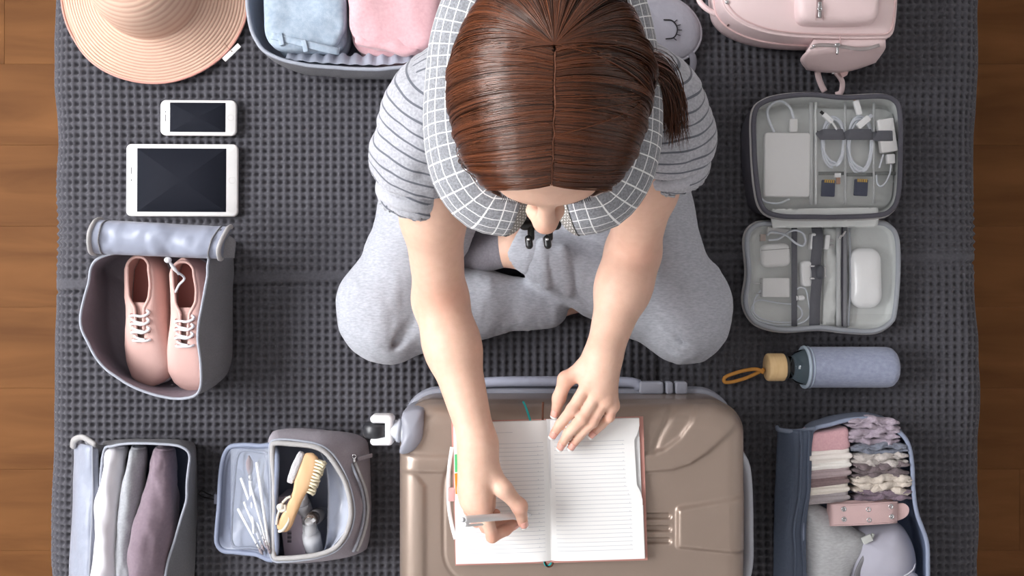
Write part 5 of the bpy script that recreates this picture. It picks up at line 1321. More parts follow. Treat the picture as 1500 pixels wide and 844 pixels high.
# ---------------------------------------------------------------- right side: sleep mask
SIL = M('silver_satin', '9b9aa4', .32, .55, sheen=.2, bump=(60, .4), bdist=.004)
mk = thing('sleep_mask', 'silver satin sleep mask with embroidered closed eyes behind the pillow', 'mask', P(970, 20, .0))
mo = cr(PP((880, -70, .02), (905, -78, .02), (940, -60, .021), (962, -25, .022), (985, -6, .022), (1010, 12, .021), (1025, 35, .020), (1026, 58, .019), (1014, 78, .018), (990, 90, .018), (965, 92, .018), (945, 84, .018), (928, 62, .02), (915, 50, .02), (898, 20, .02), (880, -20, .02)), 120, True)
mc = mo.mean(0); sec = []
for f, dz in ((.96, -.012), (1.0, -.006), (.985, 0), (.95, .004), (.85, .007), (.6, .010), (.3, .011), (.05, .011)): 
    q = mc + (mo - mc) * f; q[:, 2] = mo[:, 2] + dz; sec.append(q)
mv = loft(np.array(sec)); mv = (mv[0] + np.array([0, 0, 1]) * (noise(mv[0], 45, 3, 2) * .0016)[:, None], mv[1])
part('pad', mv, SIL, mk); part('piping', tube(mo + [0, 0, -.003], .0026, 7, closed=True), M('mask_piping', 'b4b3bd', .4), mk)
EMB = M('black_thread', '1d1b20', .7)
lz = .031
lash = [tube(cr(PP((972, 29, lz), (984, 30, lz), (991, 38, lz), (992, 46, lz), (987, 55, lz), (975, 57, lz)), 24), .0012, 6)]
for a, b in (((987, 33), (992, 29)), ((991, 38), (997, 36)), ((992, 44), (999, 44)), ((990.5, 50), (997, 52)), ((986, 55), (991, 59))): lash.append(tube(np.array([P(*a, lz), P(*b, lz)]), .0007, 5))
part('closed_eye', fuse(*lash), EMB, mk, label='black embroidered closed eyelid with lashes')
part('strap', ribbon(cr(PP((968, 88, .014), (975, 100, .012), (988, 110, .010), (1003, 110, .010), (1014, 100, .012), (1015, 84, .016), (1008, 76, .016)), 34), .012, .003, (0, 0, 1)), M('strap_grey', '83828c', .6), mk)

# ---------------------------------------------------------------- backpack
BPK = M('pink_leatherette', 'e8d0d0', .42, .45, bump=(600, .1)); BPD = M('pink_leatherette_edge', 'd8b7b6', .45, .4)
bp_ = thing('backpack', 'small pink leatherette backpack lying at the upper right', 'backpack', P(1200, 0, 0))
BZ = .115
top = [(1056, -60), (1057, -5), (1067, 18), (1090, 35), (1125, 47), (1170, 53), (1230, 55), (1285, 55), (1306, 52), (1313, 30), (1316, -20), (1318, -120), (1290, -160), (1180, -165), (1080, -150)]
bo = cr(PP(*[(x, y, BZ) for x, y in top]), 140, True); bc = bo.mean(0); rows = []
for f, z in ((.93, .003), (.965, .008), (.985, .025), (1.0, .055), (1.005, .085), (1.0, .104), (.985, .112), (.95, .117), (.8, .121), (.5, .124), (.1, .125)):
    q = bc + (bo - bc) * np.array([f, f, 1]); q[:, 2] = z; 
    if f < .99 and z < .05: q[:, 1] += .004
    rows.append(q)
part('body', loft(np.array(rows)), BPK, bp_)
for f, z, r in ((.99, .1105, .0022), (.962, .1165, .0014), (1.008, .070, .0018)):
    q = bc + (bo - bc) * np.array([f, f, 1]); q[:, 2] = z; part('piping', tube(q, r, 6, closed=True), BPD if r < .002 else BPK, bp_)
pv_ = []
fp = cr(PP(*[(x, y, .14) for x, y in ((1172, -90), (1170, -20), (1170, 12), (1174, 27), (1188, 32), (1240, 33), (1276, 30), (1288, 20), (1290, -20), (1290, -90), (1230, -100))]), 90, True); fcn = fp.mean(0)
for f, z in ((1.02, .112), (1.015, .125), (1.0, .134), (.96, .140), (.85, .143), (.4, .145), (.05, .145)):
    q = fcn + (fp - fcn) * f; q[:, 2] = z; pv_.append(q)
fpk = part('front_pocket', loft(np.array(pv_)), BPK, bp_)
part('pocket_zip', ribbon(np.array([P(1200, -80, .146), P(1200, 0, .146), P(1200, 26, .143)]), .008, .002, (0, 0, 1)), M('zip_dark', '8b7474', .5), fpk)
part('zip_pull', fuse(rbox(P(1201, 8, .15)[:2], .0028, .006, .146, .151, .0015, .001), rbox(P(1201, 20, .15)[:2], .0022, .006, .146, .150, .0015, .001), torus(P(1201, 13, .151), .003, .001, (1, 0, 0), (0, 1, 0))), CHR, fpk)
for x in (1195, 1206): part('stitching', tube(np.array([P(x, -80, .1462), P(x, 30, .1425)]), .0006, 4), BPD, fpk)
# side pocket with zip
spo = []
for i, (u) in enumerate(np.linspace(0, 1, 16)):
    a = lerp2((1172, 84), (1296, 70), u); t_ = lerp2((1192, 56), (1296, 54), u); b = lerp2((1180, 99), (1284, 88), u) + np.array([0, 8 * sin(pi * u)])
    k = .35 + .65 * sin(pi * min(max(u * .9 + .05, 0), 1)) ** .5
    A = P(*t_, .105); Bm = P(*lerp2(t_, a, .5), .105 - .0) + np.array([0, -.004, .006 * k]); C = P(*a, .088) + np.array([0, -.006 * k, 0]); D = P(*b, .040) + np.array([0, -.004 * k, 0]); E2 = P(*b, .012)
    back = [P(*b, .010) + np.array([0, .03, 0]), A + np.array([0, .012, -.02])]
    spo.append(cr([A, Bm, C, D, E2] + back, 30, True))
spo = np.array(spo); c0, c1 = spo[0].mean(0), spo[-1].mean(0)
spo = np.concatenate([[c0 + (spo[0] - c0) * .5], spo, [c1 + (spo[-1] - c1) * .5]])
spk = part('side_pocket', loft(spo), BPK, bp_)
zl_ = cr(PP((1186, 70, .108), (1200, 66, .111), (1226, 67, .112), (1262, 72, .110), (1288, 66, .108)), 24)
part('pocket_zip', ribbon(zl_, .006, .002, (0, 0, 1)), M('zip_silver', 'b7adad', .35, .5, .6), spk)
part('zip_pull', fuse(rbox(P(1226, 66, .113)[:2], .0042, .0026, .111, .117, .0015, .001), rbox(P(1227, 74, .112)[:2], .0018, .0058, .108, .113, .0012, .001)), CHR, spk)
part('rivet', sph(P(1192, 67, .113), .0026, 6, 8), CHR, spk)
part('seam', tube(cr([P(1231, 53, .118), P(1231, 60, .113), P(1232, 70, .108)], 8), .0009, 5), BPD, spk)
# handle loop, lower straps
part('top_handle', tube(cr(PP((1062, 24, .055), (1048, 20, .058), (1034, 12, .058), (1025, 2, .055), (1024, -8, .05), (1036, -14, .05), (1058, -10, .055)), 40), .0048, 8, flat=.7, up=(0, 0, 1)), BPK, bp_)
part('shoulder_strap', ribbon(cr(PP((1197, 92, .03), (1198, 108, .02), (1202, 122, .012), (1208, 134, .008)), 20), .011, .004, (0, 0, 1)), BPK, bp_)
part('shoulder_strap', ribbon(cr(PP((1222, 104, .03), (1230, 113, .022), (1234, 122, .016), (1232, 135, .010), (1224, 139, .006)), 20), .0095, .004, (0, 0, 1)), BPK, bp_)
part('strap_anchor', loft(np.array([[P(1226, 98, z), P(1246, 98, z), P(1241, 110, z), P(1234, 114, z)] for z in (.015, .03)])), BPD, bp_, sharp=40)
part('rivet', fuse(sph(P(1220, 107, .034), (.0030, .0030, .0022), 6, 10), sph(P(1065, 3, .119), (.0035, .0035, .002), 6, 10)), CHR, bp_)
part('seam_tag', rbox(P(1068, 34, .08)[:2], .0012, .004, .074, .084, .0005, .0004, -.4), M('tag_dark', '6d5553', .6), bp_)

# ---------------------------------------------------------------- electronics organiser
DKG = M('charcoal_canvas', '4a4850', .85, .2, bump=(900, .3)); INN = M('sage_lining', 'd4d7d6', .6, .3, bump=(45, .4), bdist=.004); BND = M('grey_binding', '9da1a8', .55, .35, bump=(1500, .3))
ELS = M('dark_elastic', '6a6b72', .8, .2, bump=(1500, .4)); VEIL = M('grey_net', 'b9bcb8', .6, .3, alpha=.09)
og = thing('cable_organizer', 'open charcoal organiser case with two lined halves full of chargers', 'organiser', P(1205, 315, 0))
def tray(outl, base, z, zb, seed, name, bind=None):
    rim = PP(*[(x, y, z) for x, y in outl]); bs_ = PP(*[(x, y, .001) for x, y in base])
    o_, l_, r_ = bag(rim, bs_, 140, .005, zb, .003, .0006, seed, 7)
    p = part(name, o_, DKG, og); part('lining', l_, INN, p); part('binding', tube(r_, .0042, 8, closed=True), bind or BND, p)
    part('zip', tube(inset(cr(rim, 140, True), -.001) - [0, 0, .0065], .0030, 6, closed=True), ZIPT, p)
    return p
t1 = tray([(1104, 165), (1120, 147), (1150, 139), (1190, 137), (1235, 141), (1290, 139), (1312, 146), (1320, 165), (1321, 220), (1318, 285), (1306, 310), (1280, 318), (1200, 320), (1140, 318), (1116, 305), (1107, 270), (1103, 215)],
          [(1088, 185), (1102, 165), (1140, 158), (1190, 157), (1235, 158), (1280, 157), (1298, 162), (1306, 175), (1307, 225), (1305, 285), (1296, 306), (1270, 312), (1200, 314), (1130, 316), (1100, 306), (1090, 275), (1086, 225)], .055, .028, 4, 'upper_half', M('charcoal_binding', '5a5962', .7, .3, bump=(1500, .3)))
t2 = tray([(1092, 350), (1104, 330), (1130, 325), (1205, 326), (1280, 324), (1304, 330), (1316, 350), (1318, 400), (1313, 455), (1306, 474), (1282, 487), (1240, 486), (1200, 482), (1150, 485), (1115, 478), (1098, 464), (1090, 440), (1095, 400)],
          [(1098, 350), (1110, 332), (1135, 328), (1205, 329), (1275, 327), (1296, 332), (1306, 350), (1308, 400), (1303, 450), (1296, 468), (1276, 478), (1240, 478), (1200, 475), (1150, 478), (1120, 472), (1104, 458), (1098, 440), (1100, 400)], .032, .008, 5, 'lower_half')
hg, _ = strip([(1132, 306), (1130, 318), (1132, 334)], [(1285, 304), (1288, 316), (1285, 332)], .046, .046, 12, 30, .002, .0025, 5, 60, .002, (1, 1, 1))
part('hinge_cloth', hg, INN, og)
def slat(px, y0, y1, z, w, mat, par, th=.0022, name='divider'):
    part(name, ribbon(cr([P(px, y0, z), P(px, (y0 + y1) / 2, z + .0008), P(px, y1, z)], 12), w, th, (0, 0, 1)), mat, par)
LGT = M('pale_piping', 'b9bcbd', .6)
slat(1188, 150, 300, .0395, .007, LGT, t1); slat(1195, 150, 300, .0405, .004, INN, t1); slat(1238, 150, 299, .0395, .0042, LGT, t1); slat(1280, 150, 298, .0395, .0042, LGT, t1)
def el(x0, x1, y, z, w, par=t1, rise=.012):
    part('elastic_loop', ribbon(cr([P(x0, y, z), P(x0 + 3, y, z + rise * .8), P((x0 + x1) / 2, y, z + rise), P(x1 - 3, y, z + rise * .8), P(x1, y, z)], 20), w, .0014, (0, 1, 0) if False else (0, 0, 1)), ELS, par)
el(1201, 1237, 197, .036, .0185); el(1240, 1278, 197, .036, .0185); el(1281, 1313, 199, .036, .018)
part('pocket_hem', fuse(*[ribbon(np.array([P(a, y, .0385), P(b, y, .0385)]), .006, .0016, (0, 0, 1)) for a, b, y in ((1199, 1236, 254), (1240, 1278, 256), (1282, 1312, 254))]), M('dark_hem', '7a7d7c', .7), t1)
def veil(x0, x1, y0, y1, z, par, bul=.006, nm='net_pocket', mat=None):
    q = np.array([[P(x, y, z + bul * (sin(pi * i / 11) * sin(pi * j / 11)) ** .5) for j, y in enumerate(np.linspace(y0, y1, 12))] for i, x in enumerate(np.linspace(x0, x1, 12))])
    v = q.reshape(-1, 3); v = v + np.array([0, 0, 1]) * (noise(v, 70, 3, 2) * .0008)[:, None]; part(nm, (v, [gridF(12, 12)]), mat or VEIL, par)
veil(1112, 1187, 152, 300, .046, t1, .004); veil(1200, 1237, 256, 299, .043, t1, .003); veil(1240, 1279, 258, 299, .043, t1, .003)
# contents of the upper half
WPL = M('white_gloss', 'e9eaeb', .3, .5, coat=.3); CBL = M('white_cable', 'd9dee6', .45, .4); GPL = M('grey_white', 'e4e4e4', .4, .4); SDM = M('navy_card', '2c3350', .5); GOLD = M('gold_contacts', 'c9a24e', .35, .5, .7)
pbk = thing('power_bank', 'white flat power bank with a short cable under the net of the organiser', 'power bank', P(1152, 240, .03))
a, b = P(1119.5, 194, .043), P(1187, 288.5, .043); c = (a + b) / 2
part('case', rbox(c, abs(b - a)[0] / 2, abs(b - a)[1] / 2, .031, .0435, .005, .003, -.01, 6, 4), GPL, pbk)
part('cable', tube(cr(PP((1134, 194, .038), (1127, 178, .040), (1124, 163, .041), (1131, 152, .042), (1144, 148, .042), (1156, 156, .042), (1161, 168, .042), (1162, 174, .041)), 40), .0022, 7), CBL, pbk)
part('plug', rbox(P(1162, 184, .04)[:2], .0068, .0115, .035, .044, .003, .002), GPL, pbk)
part('cable_tail', tube(cr(PP((1115, 290, .036), (1122, 296, .037), (1140, 298, .038), (1156, 292, .038)), 16), .0018, 6), CBL, pbk)
def coil(name, label, cx, cy, rx, ry, seed, n, plugs):
    t = thing(name, label, 'cable', P(cx, cy, .03), 'charging cables in the organiser')
    r = np.random.RandomState(seed)
    pts = []
    for i in range(n * 14):
        a = i / 14 * 2 * pi + pi / 2; k = i // 14; f = 1 - .16 * ((k * 2) % 5) / 4 - .03 * r.rand()
        sk = (.10 if k % 2 else -.08)
        x = cx + rx * f * cos(a) + sk * ry * sin(a) * .35; y = cy + ry * (1 - .05 * k % .2) * sin(a) - (3 if k % 2 else 0)
        pts.append(P(x, y, .037 + .0009 * k + .001 * sin(a * 2 + k)))
    part('wire', tube(cr(np.array(pts), n * 40), .0020, 7), CBL, t)
    for (x0, y0, x1, y1, w, tip) in plugs:
        A, Bq = P(x0, y0, .050), P(x1, y1, .048); dd = unit(Bq - A); L = np.linalg.norm(Bq - A)
        X, Y, Z = axes(dd); part('connector', obox((A + Bq) / 2, X, Y, Z, (L / 2, w, w * .6), w * .45, .001), WPL, t)
        part('contact', obox(A - dd * .003, X, Y, Z, (.0035, w * .55, w * .25), .0005, .0003), M('contact_' + tip, tip, .3, .5, .6), t)
coil('charging_cable', 'coiled white cable in the left elastic loop, with one thin plug', 1221, 209, 17.5, 37, 5, 4, [(1206, 167, 1219, 179, .0042, '3a3a3c'), (1219, 179, 1226, 190, .0018, 'd9dee6')])
coil('charging_cable', 'coiled white cable in the middle elastic loop, with two plugs', 1260, 213, 19, 42, 8, 4, [(1253, 147, 1259, 168, .0048, 'c9a07a'), (1273, 172, 1256, 186, .0055, 'd9dee6')])
ad = thing('power_adapter', 'flat white adapter held by the right elastic loop of the organiser', 'adapter', P(1297, 202, .03))
X = unit(P(1303, 224, .04) - P(1296, 174, .04)); part('block', obox(P(1298.5, 199, .042), X, unit(np.cross((0, 0, 1), X)), (0, 0, 1), (.0285, .0140, .0055), .003, .0015), GPL, ad)
X = unit(np.array([.05, -1, 0])); part('dongle', obox(P(1304, 233, .042), X, unit(np.cross((0, 0, 1), X)), (0, 0, 1), (.008, .0068, .004), .0015, .001), WPL, ad)
part('cable', fuse(tube(cr(PP((1294, 226, .041), (1291, 236, .041), (1288, 246, .04)), 10), .0017, 6), tube(cr(PP((1305, 240, .041), (1305, 246, .041), (1303, 256, .04), (1297, 268, .04), (1290, 273, .04), (1285, 268, .04), (1284, 256, .04)), 24), .0016, 6)), CBL, ad)
for x0, y0, lab, r_ in ((1213, 276, 'navy memory card in the left net pocket of the organiser', -.05), (1261, 275, 'navy memory card in the middle net pocket of the organiser', -.06)):
    t = thing('memory_card', lab, 'memory card', P(x0, y0, .034), 'memory cards in the organiser')
    c = P(x0, y0, .037); part('card', rbox(c, .0115, .0142, .0355, .0382, .0015, .0004, r_), SDM, t, sharp=40)
    for i in range(5): part('contact', rbox(c[:2] + rot2(np.array([[-.006 + i * .0036, .0122]]), r_)[0], .0013, .0028, .0380, .0386, .0003, .0001, r_, 1, 1), GOLD, t)
ub = thing('usb_plug', 'tiny white usb receiver beside the left memory card', 'usb plug', P(1227, 262, .034))
part('plug', rbox(P(1226.5, 257, .037)[:2], .0056, .0038, .0345, .040, .0012, .001), WPL, ub); part('contact', rbox(P(1228, 265, .037)[:2], .0034, .0055, .035, .0375, .0004, .0003), M('copper', 'b08a76', .4, .5, .5), ub)
# contents of the lower half
slat(1163.5, 330, 478, .019, .010, ELS, t2, .0016, 'elastic_band')
part('elastic_band', ribbon(cr([P(1196, 332, .018), P(1198, 350, .026), P(1195, 385, .024), P(1197, 405, .030), P(1194, 440, .020), P(1193, 478, .018)], 30), .0185, .0016, (0, 0, 1)), ELS, t2)
slat(1228, 334, 478, .0205, .008, LGT, t2, .002, 'zip_strip'); slat(1238, 330, 480, .020, .008, M('divider_grey', '84858a', .7), t2); slat(1234, 332, 478, .0195, .004, DKG, t2)
part('zip_pull', fuse(rbox(P(1236, 342, .023)[:2], .0018, .006, .0215, .0245, .001, .0006, -.5), rbox(P(1231, 347, .023)[:2], .0022, .004, .0215, .0245, .001, .0006, -.5)), CHR, t2)
part('pocket_panel', strip([(1205, 334), (1206, 400), (1204, 476)], [(1226, 336), (1226, 400), (1225, 476)], .011, .016, 24, 10, .002, .003, 9, 60, .0015, (1, 1, 1))[0], INN, t2)
eb = thing('earphone_case', 'rounded white earphone case at the top left of the lower half', 'case', P(1136, 374, .01))
part('shell', rbox(P(1136, 374, .022)[:2], .0255, .0205, .010, .027, .011, .008, .06, 8, 5), GPL, eb)
part('lid_seam', tube(np.array([P(1115, 367, .0272), P(1158, 364, .0272)]), .0005, 4), M('seam_grey', '9a9a9a', .6), eb)
dg = thing('usb_adapter', 'white usb adapter with looped short cable above the earphone case', 'adapter', P(1140, 345, .01))
part('body', rbox(P(1140, 339, .02)[:2], .0185, .0058, .012, .021, .002, .0015, -.12), GPL, dg)
part('contact', rbox(P(1118, 348, .018)[:2], .0045, .006, .013, .018, .0006, .0004), M('usb_shell', 'b3a49c', .4, .5, .5), dg)
part('cable', tube(cr(PP((1124, 345, .02), (1130, 340, .023), (1150, 344, .024), (1165, 356, .023), (1176, 360, .022), (1180, 352, .022), (1174, 340, .022), (1160, 338, .022), (1140, 350, .023), (1126, 352, .022)), 60), .0020, 7), CBL, dg)
ch = thing('wall_charger', 'white charger cube with coiled thin cable at the lower left of the organiser', 'charger', P(1136, 422, .01))
part('cube', rbox(P(1136, 421.5, .024)[:2], .0232, .0165, .010, .0275, .002, .001, 0, 3, 2), GPL, ch, sharp=40)
part('prongs', fuse(rbox(P(1110, 415, .018)[:2], .006, .0008, .016, .019, .0005, .0003), rbox(P(1110, 430, .018)[:2], .006, .0008, .016, .019, .0005, .0003)), CHR, ch)
part('cable', tube(cr(PP((1115, 425, .016), (1105, 440, .016), (1106, 460, .015), (1125, 470, .015), (1160, 472, .016), (1175, 462, .017), (1168, 448, .018), (1140, 444, .017), (1110, 440, .016), (1101, 455, .015), (1112, 470, .015), (1140, 476, .015), (1172, 474, .016), (1186, 462, .016), (1184, 440, .017), (1180, 424, .020), (1172, 421, .022), (1168, 424, .022)), 110), .0014, 6), CBL, ch)
cp_ = thing('cable_plug', 'small white plug between the two elastic bands of the organiser', 'plug', P(1172, 437, .012))
part('plug', lathe([(.004, 0), (.0048, .001), (.0048, .012), (.003, .014)], P(1166, 437, .019), (1, .05, 0), 12), WPL, cp_); part('ring', torus(P(1168, 437, .019), .0049, .0008, (0, 1, 0), (0, 0, 1)), CHR, cp_)
pa2 = thing('plug_adapter', 'white two-pin plug adapter under the wide elastic band', 'adapter', P(1190, 402, .01))
part('body', rbox(P(1181, 401, .02)[:2], .0100, .0225, .010, .026, .007, .005, .05, 6, 4), WPL, pa2)
part('dial', lathe([(.0045, -.002), (.011, 0), (.0125, .001), (.0125, .006), (.010, .0085)], P(1198, 399, .0245), (.75, 0, .6), 20), M('dark_rubber', '56585f', .5), pa2)
part('pin', fuse(*[rtube(np.array([P(1188, y, .029), P(1192, y, .030)]), .0022, 8) for y in (390, 408)], rbox(P(1207, 399, .02)[:2], .0025, .010, .012, .024, .002, .001)), CHR, pa2)
pa3 = thing('earphone_plug', 'white plug with a blue edge at the top of the wide elastic band', 'plug', P(1200, 355, .01))
part('body', fuse(rbox(P(1189, 354, .018)[:2], .0042, .0145, .011, .026, .003, .002, -.1), rbox(P(1210, 355, .018)[:2], .0042, .0130, .011, .026, .003, .002, -.1)), WPL, pa3)
part('prong', fuse(rbox(P(1218, 352, .017)[:2], .004, .0012, .014, .018, .0006, .0004), rbox(P(1218, 359, .017)[:2], .0035, .0012, .014, .018, .0006, .0004)), CHR, pa3)
veil(1100, 1160, 334, 476, .030, t2, .004)
ms = thing('computer_mouse', 'smooth white computer mouse in the right pocket of the lower half', 'mouse', P(1271, 407, .01))
mq = P(1271, 407, .03); rows = []
for f, z in ((.90, .011), (.97, .013), (1.0, .017), (.985, .022), (.93, .0268), (.82, .0305), (.6, .034), (.3, .0358), (.05, .0363)):
    o = rrect(.0275 * f, .0525 * f, .021 * f, 10, 4); o[:, 0] *= 1 - .03 * np.cos(o[:, 1] / .0525 * pi / 2 * 1.0); rows.append(np.c_[rot2(o, .02) + mq[:2], np.full(len(o), z)])
part('shell', loft(np.array(rows)), WPL, ms)
part('pocket_hem', tube(cr(PP((1244, 334, .021), (1246, 400, .022), (1243, 478, .020)), 20), .0018, 6), BND, t2)
veil(1246, 1306, 460, 478, .026, t2, .002)

# ---------------------------------------------------------------- water bottle
wb = thing('water_bottle', 'glass water bottle with blue-grey sleeve, bamboo cap and leather loop', 'bottle', P(1215, 538, 0))
bz = .0355; c0 = P(1310, 538, bz); dx = np.array([-1.0, 0, 0]); sc = S(bz)
SLV = M('blue_melange', '8c93ab', .85, .2, mel=('a4abc0', (140, 140, 500), 1.7), bump=(900, .3), sheen=.2); GLS = M('bottle_glass', 'e8f0f0', .03, .5, trans=1, ior=1.3)
part('sleeve', lathe([(.020, 0), (.028, .002), (.0330, .007), (.0347, .014), (.0350, .03), (.0350, .151)], c0, dx, 48, (True, False)), SLV, wb)
part('sleeve_rim', fuse(torus(c0 + dx * .1545, .0345, .0028, (0, 1, 0), (0, 0, 1), 48, 8), torus(c0 + dx * .148, .0352, .0012, (0, 1, 0), (0, 0, 1), 48, 6), lathe([(.034, .151), (.0325, .157), (.0315, .150), (.0315, .12)], c0, dx, 48, (False, False))), M('rim_teal', 'a9b6c4', .7), wb)
part('glass_body', lathe([(.024, .006), (.030, .012), (.0305, .15), (.0300, .160), (.0265, .169), (.0205, .175), (.0185, .178), (.0185, .190)], c0, dx, 40), GLS, wb)
part('cap', lathe([(.0215, .1895), (.0232, .1905), (.0238, .193), (.0238, .216), (.0228, .2185), (.0215, .2195)], c0, dx, 40), M('bamboo', 'e6c696', .5, .35, mel=('d9b684', (300, 40, 40), 1.8)), wb)
part('cap_gasket', lathe([(.0195, .184), (.0195, .190)], c0, dx, 30), M('gasket', '4a4a46', .5), wb)
part('leather_loop', tube(cr(PP((1119, 546, .034), (1108, 541, .030), (1090, 543, .016), (1070, 549, .008), (1061, 554, .006), (1062, 560, .005), (1075, 559, .005), (1095, 553, .010), (1110, 546, .026), (1119, 541, .036)), 60), .0033, 8), M('tan_leather', 'c68a3e', .6), wb)

# ---------------------------------------------------------------- lower right travel cube with underwear
ub_ = thing('packing_cube', 'blue-grey travel cube at the lower right filled with folded underwear and a belt', 'travel cube', P(1245, 760, 0))
rim = PP((1188, 634, .10), (1215, 622, .102), (1248, 613, .104), (1285, 614, .104), (1310, 626, .104), (1330, 645, .104), (1338, 675, .104), (1339, 715, .103), (1345, 755, .102), (1357, 790, .10), (1361, 820, .10), (1360, 860, .10), (1352, 930, .1), (1270, 945, .1), (1185, 935, .1), (1178, 860, .1), (1174, 760, .1), (1178, 680, .1))
basep = PP((1175, 628, .001), (1205, 612, .001), (1240, 606, .001), (1275, 606, .001), (1298, 614, .001), (1314, 632, .001), (1320, 665, .001), (1322, 700, .001), (1327, 735, .001), (1335, 765, .001), (1338, 795, .001), (1336, 830, .001), (1325, 880, .001), (1260, 890, .001), (1185, 885, .001), (1165, 830, .001), (1162, 740, .001), (1165, 670, .001))
o_, l_, r_ = bag(rim, basep, 150, .003, .004, .004, .0014, 23)
part('shell', o_, M('blue_grey_canvas', '6f7686', .7, .3, bump=(800, .2)), ub_); part('lining', l_, M('slate_lining', '6c7790', .45, .4, bump=(60, .3), bdist=.004), ub_); part('rim_binding', tube(r_, .0036, 6, closed=True, flat=.7), M('slate_trim', '8992a8', .55), ub_)
NETD = M('slate_net', '566072', .6, .3, bump=(120, .5))
ff, fq = strip([(1140, 628), (1137, 700), (1133, 780), (1130, 900)], [(1190, 632), (1186, 700), (1181, 780), (1178, 900)], .070, .104, 40, 18, .012, .005, 27)
fb_ = part('flap', ff, NETD, ub_, label='folded-back dark net flap'); part('zip_trim', tube(cr(PP((1138, 626, .076), (1142, 630, .084), (1165, 632, .094), (1195, 628, .104)), 24), .0042, 8, flat=.8), M('slate_trim2', '6d7688', .5), fb_)
part('net_fold', tube(fq[:, 11] + [0, 0, .002], .003, 6), NETD, fb_); part('net_fold', tube(fq[:, 15] + [0, 0, .002], .0022, 6), NETD, fb_)
ug = 'folded briefs in the left stack of the lower right cube'
cols = [('pink', 'cc9ea5', 'd8adb2', 647, 34, 70, 'topmost'), ('cream', 'ebe3dd', 'f0e9e3', 669, 22, 80, 'second from the top'), ('ivory', 'eeeae5', 'f2efea', 682, 15, 81, 'third from the top, thin'), ('taupe', 'a89799', 'b2a1a3', 693.5, 17, 80, 'fourth from the top'), ('mocha', '7d696a', '8a7677', 706, 16, 78, 'fifth from the top'), ('oatmeal', 'ddd5cb', 'e6ded4', 717.5, 17, 79, 'second from the bottom'), ('stone', '9f9799', 'a9a1a3', 730, 17, 80, 'lowest of the stack')]
for i, (nm, c1, c2, y, h, w, pos) in enumerate(cols):
    t = thing('folded_briefs', '%s folded briefs, %s in the left stack of the cube' % (nm, pos), 'underwear', P(1210, y, .02), ug)
    cx_ = 1210.5 - (2 if i > 3 else 0) + 4 * (i == 0); zc = .075; sc_1 = S(.10)
    m_ = M(nm + '_cotton', c1, .9, .15, mel=(c2, 300, 2), sheen=.25)
    k = (y - 646) * .02; tl = .10 + .05 * (i == 0)
    part('cloth', pad((*(P(cx_, y, .102)[:2]), zc), (w / 2 * sc_1 * .93, h / 2 * sc_1 * .98, .030), tl, .32, .28, .0014, 60, 60 + i, 26, 60), m_, t)
    if i: part('fold_edge', rtube(cr([P(cx_ - w * .30, y + 2.5, .1035), P(cx_, y + .5, .105), P(cx_ + w * .42, y - 1.5, .1035)], 16), h * .20 * sc_1, 9), m_, t)
lg = 'lace briefs in the right stack of the lower right cube'
LB = (700, .9)
def ruffle(label, nm, c1, c2, y, h, x0, x1, seed, z=.104):
    m_ = M(nm, c1, .85, .2, mel=(c2, 220, 1.6), sheen=.2, bump=LB, bdist=.003)
    t = thing('lace_briefs', label, 'underwear', P((x0 + x1) / 2, y, .03), lg)
    r = np.random.RandomState(seed); sh = []
    nl = max(2, int(round(h / 7.5)))
    for k in range(nl):                              # wavy sheets of lace lying against each other
        n = 44; xs_ = np.linspace(x0, x1, n); ph = r.rand() * 6
        yy = y + (k - (nl - 1) / 2) * h / nl * .95 + min(h, 20) * .10 * np.sin(xs_ * .07 + ph) + min(h, 20) * .05 * np.sin(xs_ * .2 + ph * 2)
        zz = z + .003 * np.sin(xs_ * .2 + ph) - .002 * k
        sec = []
        for i in range(n):
            e = min(1, 4 * min(i + .6, n - i - .4) / n + .25); hh = h / nl * .66 * e; hz_ = .034
            c = P(xs_[i], yy[i], zz[i]); sc__ = S(z)
            sec.append([c + np.array([0, hh * sc__ * sin(a) * (1 + .08 * sin(i * 1.3 + ph)), (hh * sc__ * 1.1 * cos(a) if cos(a) > 0 else hz_ * cos(a))]) for a in np.arange(14) * 2 * pi / 14])
        V, F = loft(np.array(sec)); V = V + np.stack([noise(V, 170, seed + k), noise(V, 170, seed + 7), noise(V, 120, seed + 3)], -1) * np.array([.0006, .0011, .0022]); sh.append((V, F))
    part('lace', fuse(*sh), m_, t)
    # a scalloped hem
    hx = np.linspace(x0 + 4, x1 - 2, 60); part('scalloped_hem', tube(np.array([P(x, y - h * .34 + 1.6 * abs(sin(x * .4)) + h * .1 * sin(x * .12 + seed), z + .005) for x in hx]), .0014, 5), m_, t)
ruffle('lilac lace briefs, topmost in the right stack of the cube', 'lilac_lace', 'a394a3', 'c2b4c0', 632, 38, 1243, 1318, 3, .106)
ruffle('grey blue lace briefs under the lilac ones', 'slate_lace', '767b8a', '8e93a2', 661, 20, 1248, 1330, 5)
ruffle('cream and grey lace briefs, third from the top of the right stack', 'greige_lace', 'b8afac', 'dad2cc', 673, 18, 1248, 1330, 7)
ruffle('dark taupe lace briefs, fourth from the top of the right stack', 'taupe_lace', '6d6064', '85777a', 690, 24, 1250, 1332, 9)
ruffle('cream lace briefs with curled edge, fifth from the top of the right stack', 'cream_lace', 'd2c5b8', 'e8ddd1', 710, 26, 1250, 1338, 11)
ruffle('mauve lace briefs, lowest in the right stack of the cube', 'mauve_lace', '7b6a78', '94828f', 725, 15, 1252, 1336, 13, .100)
